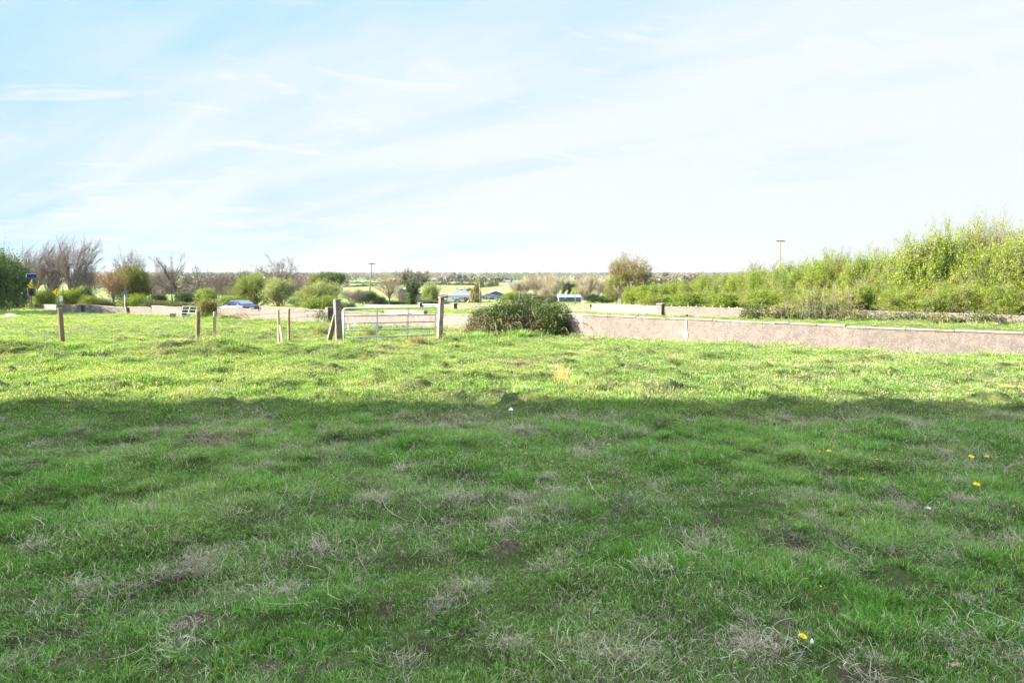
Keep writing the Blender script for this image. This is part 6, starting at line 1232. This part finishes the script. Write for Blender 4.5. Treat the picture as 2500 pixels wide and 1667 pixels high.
leafline('hedgerow', [(835, 1050), (880, 1000), (915, 980), (990, 1050)], 2200, 4, 3, 1.2, M_LFARG, 'hedgerow below the bright green field left of centre', seed=4)
leafline('hedgerow', [(840, 720), (870, 740), (920, 800)], 1000, 3, 2, .9, M_LDARK, 'short dark hedgerow behind the tall utility pole', seed=5)
leafline('hedgerow', [(960, 1180), (1050, 1220), (1130, 1180), (1250, 1100)], 4500, 9, 6, 1.7, M_LFARB, 'brown wooded hedgerow below the dark pines', seed=6)
leafline('hedgerow', [(1600, 900), (1720, 1000)], 2500, 12, 6, 1.8, M_LFARB, 'brown tree line beyond the hedge right of the big round tree', seed=7)
leafline('hedgerow', [(300, 420), (520, 400), (760, 380)], 5000, 9, 5, 1.0, M_LFARB, 'brown wooded hedgerow behind the left hand trees', seed=8)
leafline('hedgerow', [(330, 640), (560, 600), (800, 640)], 3500, 5, 3, 1.0, M_LFARG, 'green hedgerow crossing the fields behind the left hand trees', seed=9)
leafline('hedgerow', [(1060, 345), (1200, 350), (1300, 340)], 1300, 2.0, 1.5, .6, M_LOLIVE, 'low hedge along the near edge of the ploughed field', seed=10)
for k, (px, w_, tp, Y, lb) in enumerate([(1105, 10, 672, 1200, 'dark round pine left of the far white farmhouse'), (1109, 9, 664, 1210, 'tall grey poplar left of the far white farmhouse'), (1124, 13, 669, 1215, 'dark pine group above the far white farmhouse'), (1135, 10, 671, 1205, 'dark pine right of the far white farmhouse')]):
    T('roundbush', px, Y, w_, tp, lb, leaf=M_LDARK if k != 1 else M_LFARB, bark=M_BDARK, twig=M_TDARK)
T('hedgeA', 1150, 1230, 11, 667, 'fresh green tree right of the far dark pines', leaf=M_LFRESH)
def woodland(name, label, bands, mats, seed):
    rs = np.random.RandomState(seed); Cs = []; Sz = []
    for (Y0, Y1, n, h, pxa, pxb, thr) in bands:
        px = pxa + (pxb - pxa) * rs.rand(n); Y = Y0 + (Y1 - Y0) * rs.rand(n); x = xb(px, Y); k = fbm(x / (Y0 * .09) + seed, Y / (Y0 * .15), 17 + seed, 3) > thr; x, Y = x[k], Y[k]; m = len(x); g = G0(x, Y); hh = h * (.6 + .7 * rs.rand(m)) * (.7 + .6 * fbm(x / (Y0 * .02), Y / 100, 29, 2)); per = 60
        a = rs.randn(m, per, 3); a /= np.linalg.norm(a, axis=2, keepdims=True); a = a * (.55 + .45 * rs.rand(m, per, 1)); c = np.stack([x, Y, g + hh * .52], 1)[:, None] + a * np.stack([hh * .42, hh * .42, hh * .5], 1)[:, None]; Cs.append(c.reshape(-1, 3)); Sz.append(np.repeat(hh * .085, per))
    C = np.concatenate(Cs); S_ = np.concatenate(Sz); n = len(C); V, FQ, to = leaf_mesh(rs, C, S_, .8); me = np_mesh(name, V, FQ, None, [mats], {'tone': np.clip(.3 + .4 * to, 0, 1)}); o = bpy.data.objects.new(name, me); link(o); tag(o, label, 'woodland', None, 'stuff')
A_, B_ = -300, 2800
woodland('woodland', 'brown leafless woods covering the far ridges', [(420, 520, 260, 9, -300, 820, .52), (700, 1000, 500, 10, A_, 850, .42), (1300, 1700, 1100, 11, A_, B_, .50), (1900, 2300, 1500, 13, A_, B_, .42), (2700, 3200, 2200, 15, A_, B_, .36), (3800, 4600, 3000, 13, A_, B_, .3)], M_LFARB, 1)
woodland('evergreen_woodland', 'dark green woods scattered along the far ridges', [(1350, 1700, 500, 10, A_, B_, .56), (2000, 2500, 900, 13, A_, B_, .50), (2900, 3400, 1300, 15, A_, B_, .46), (4200, 5600, 2400, 14, A_, B_, .3)], M_LDARK, 2)

# ------------------------------------------------------------------ air
def haze():
    m = MB(); x, y0, y1, z0, z1 = 13500, -110, 9700, -19, 34; m.box((0, (y0 + y1) / 2, (z0 + z1) / 2), (2 * x, y1 - y0, z1 - z0)); t = NT('haze_air'); p = t.n('ShaderNodeVolumePrincipled'); p.inputs['Color'].default_value = (.78, .88, 1, 1); p.inputs['Density'].default_value = 0.00004; p.inputs['Anisotropy'].default_value = 0.3; t.L.new(p.outputs[0], t.out.inputs['Volume'])
    o = m.build('haze', t.m); tag(o, 'thin pale blue haze softening the far hills', 'haze', None, 'stuff')
haze()
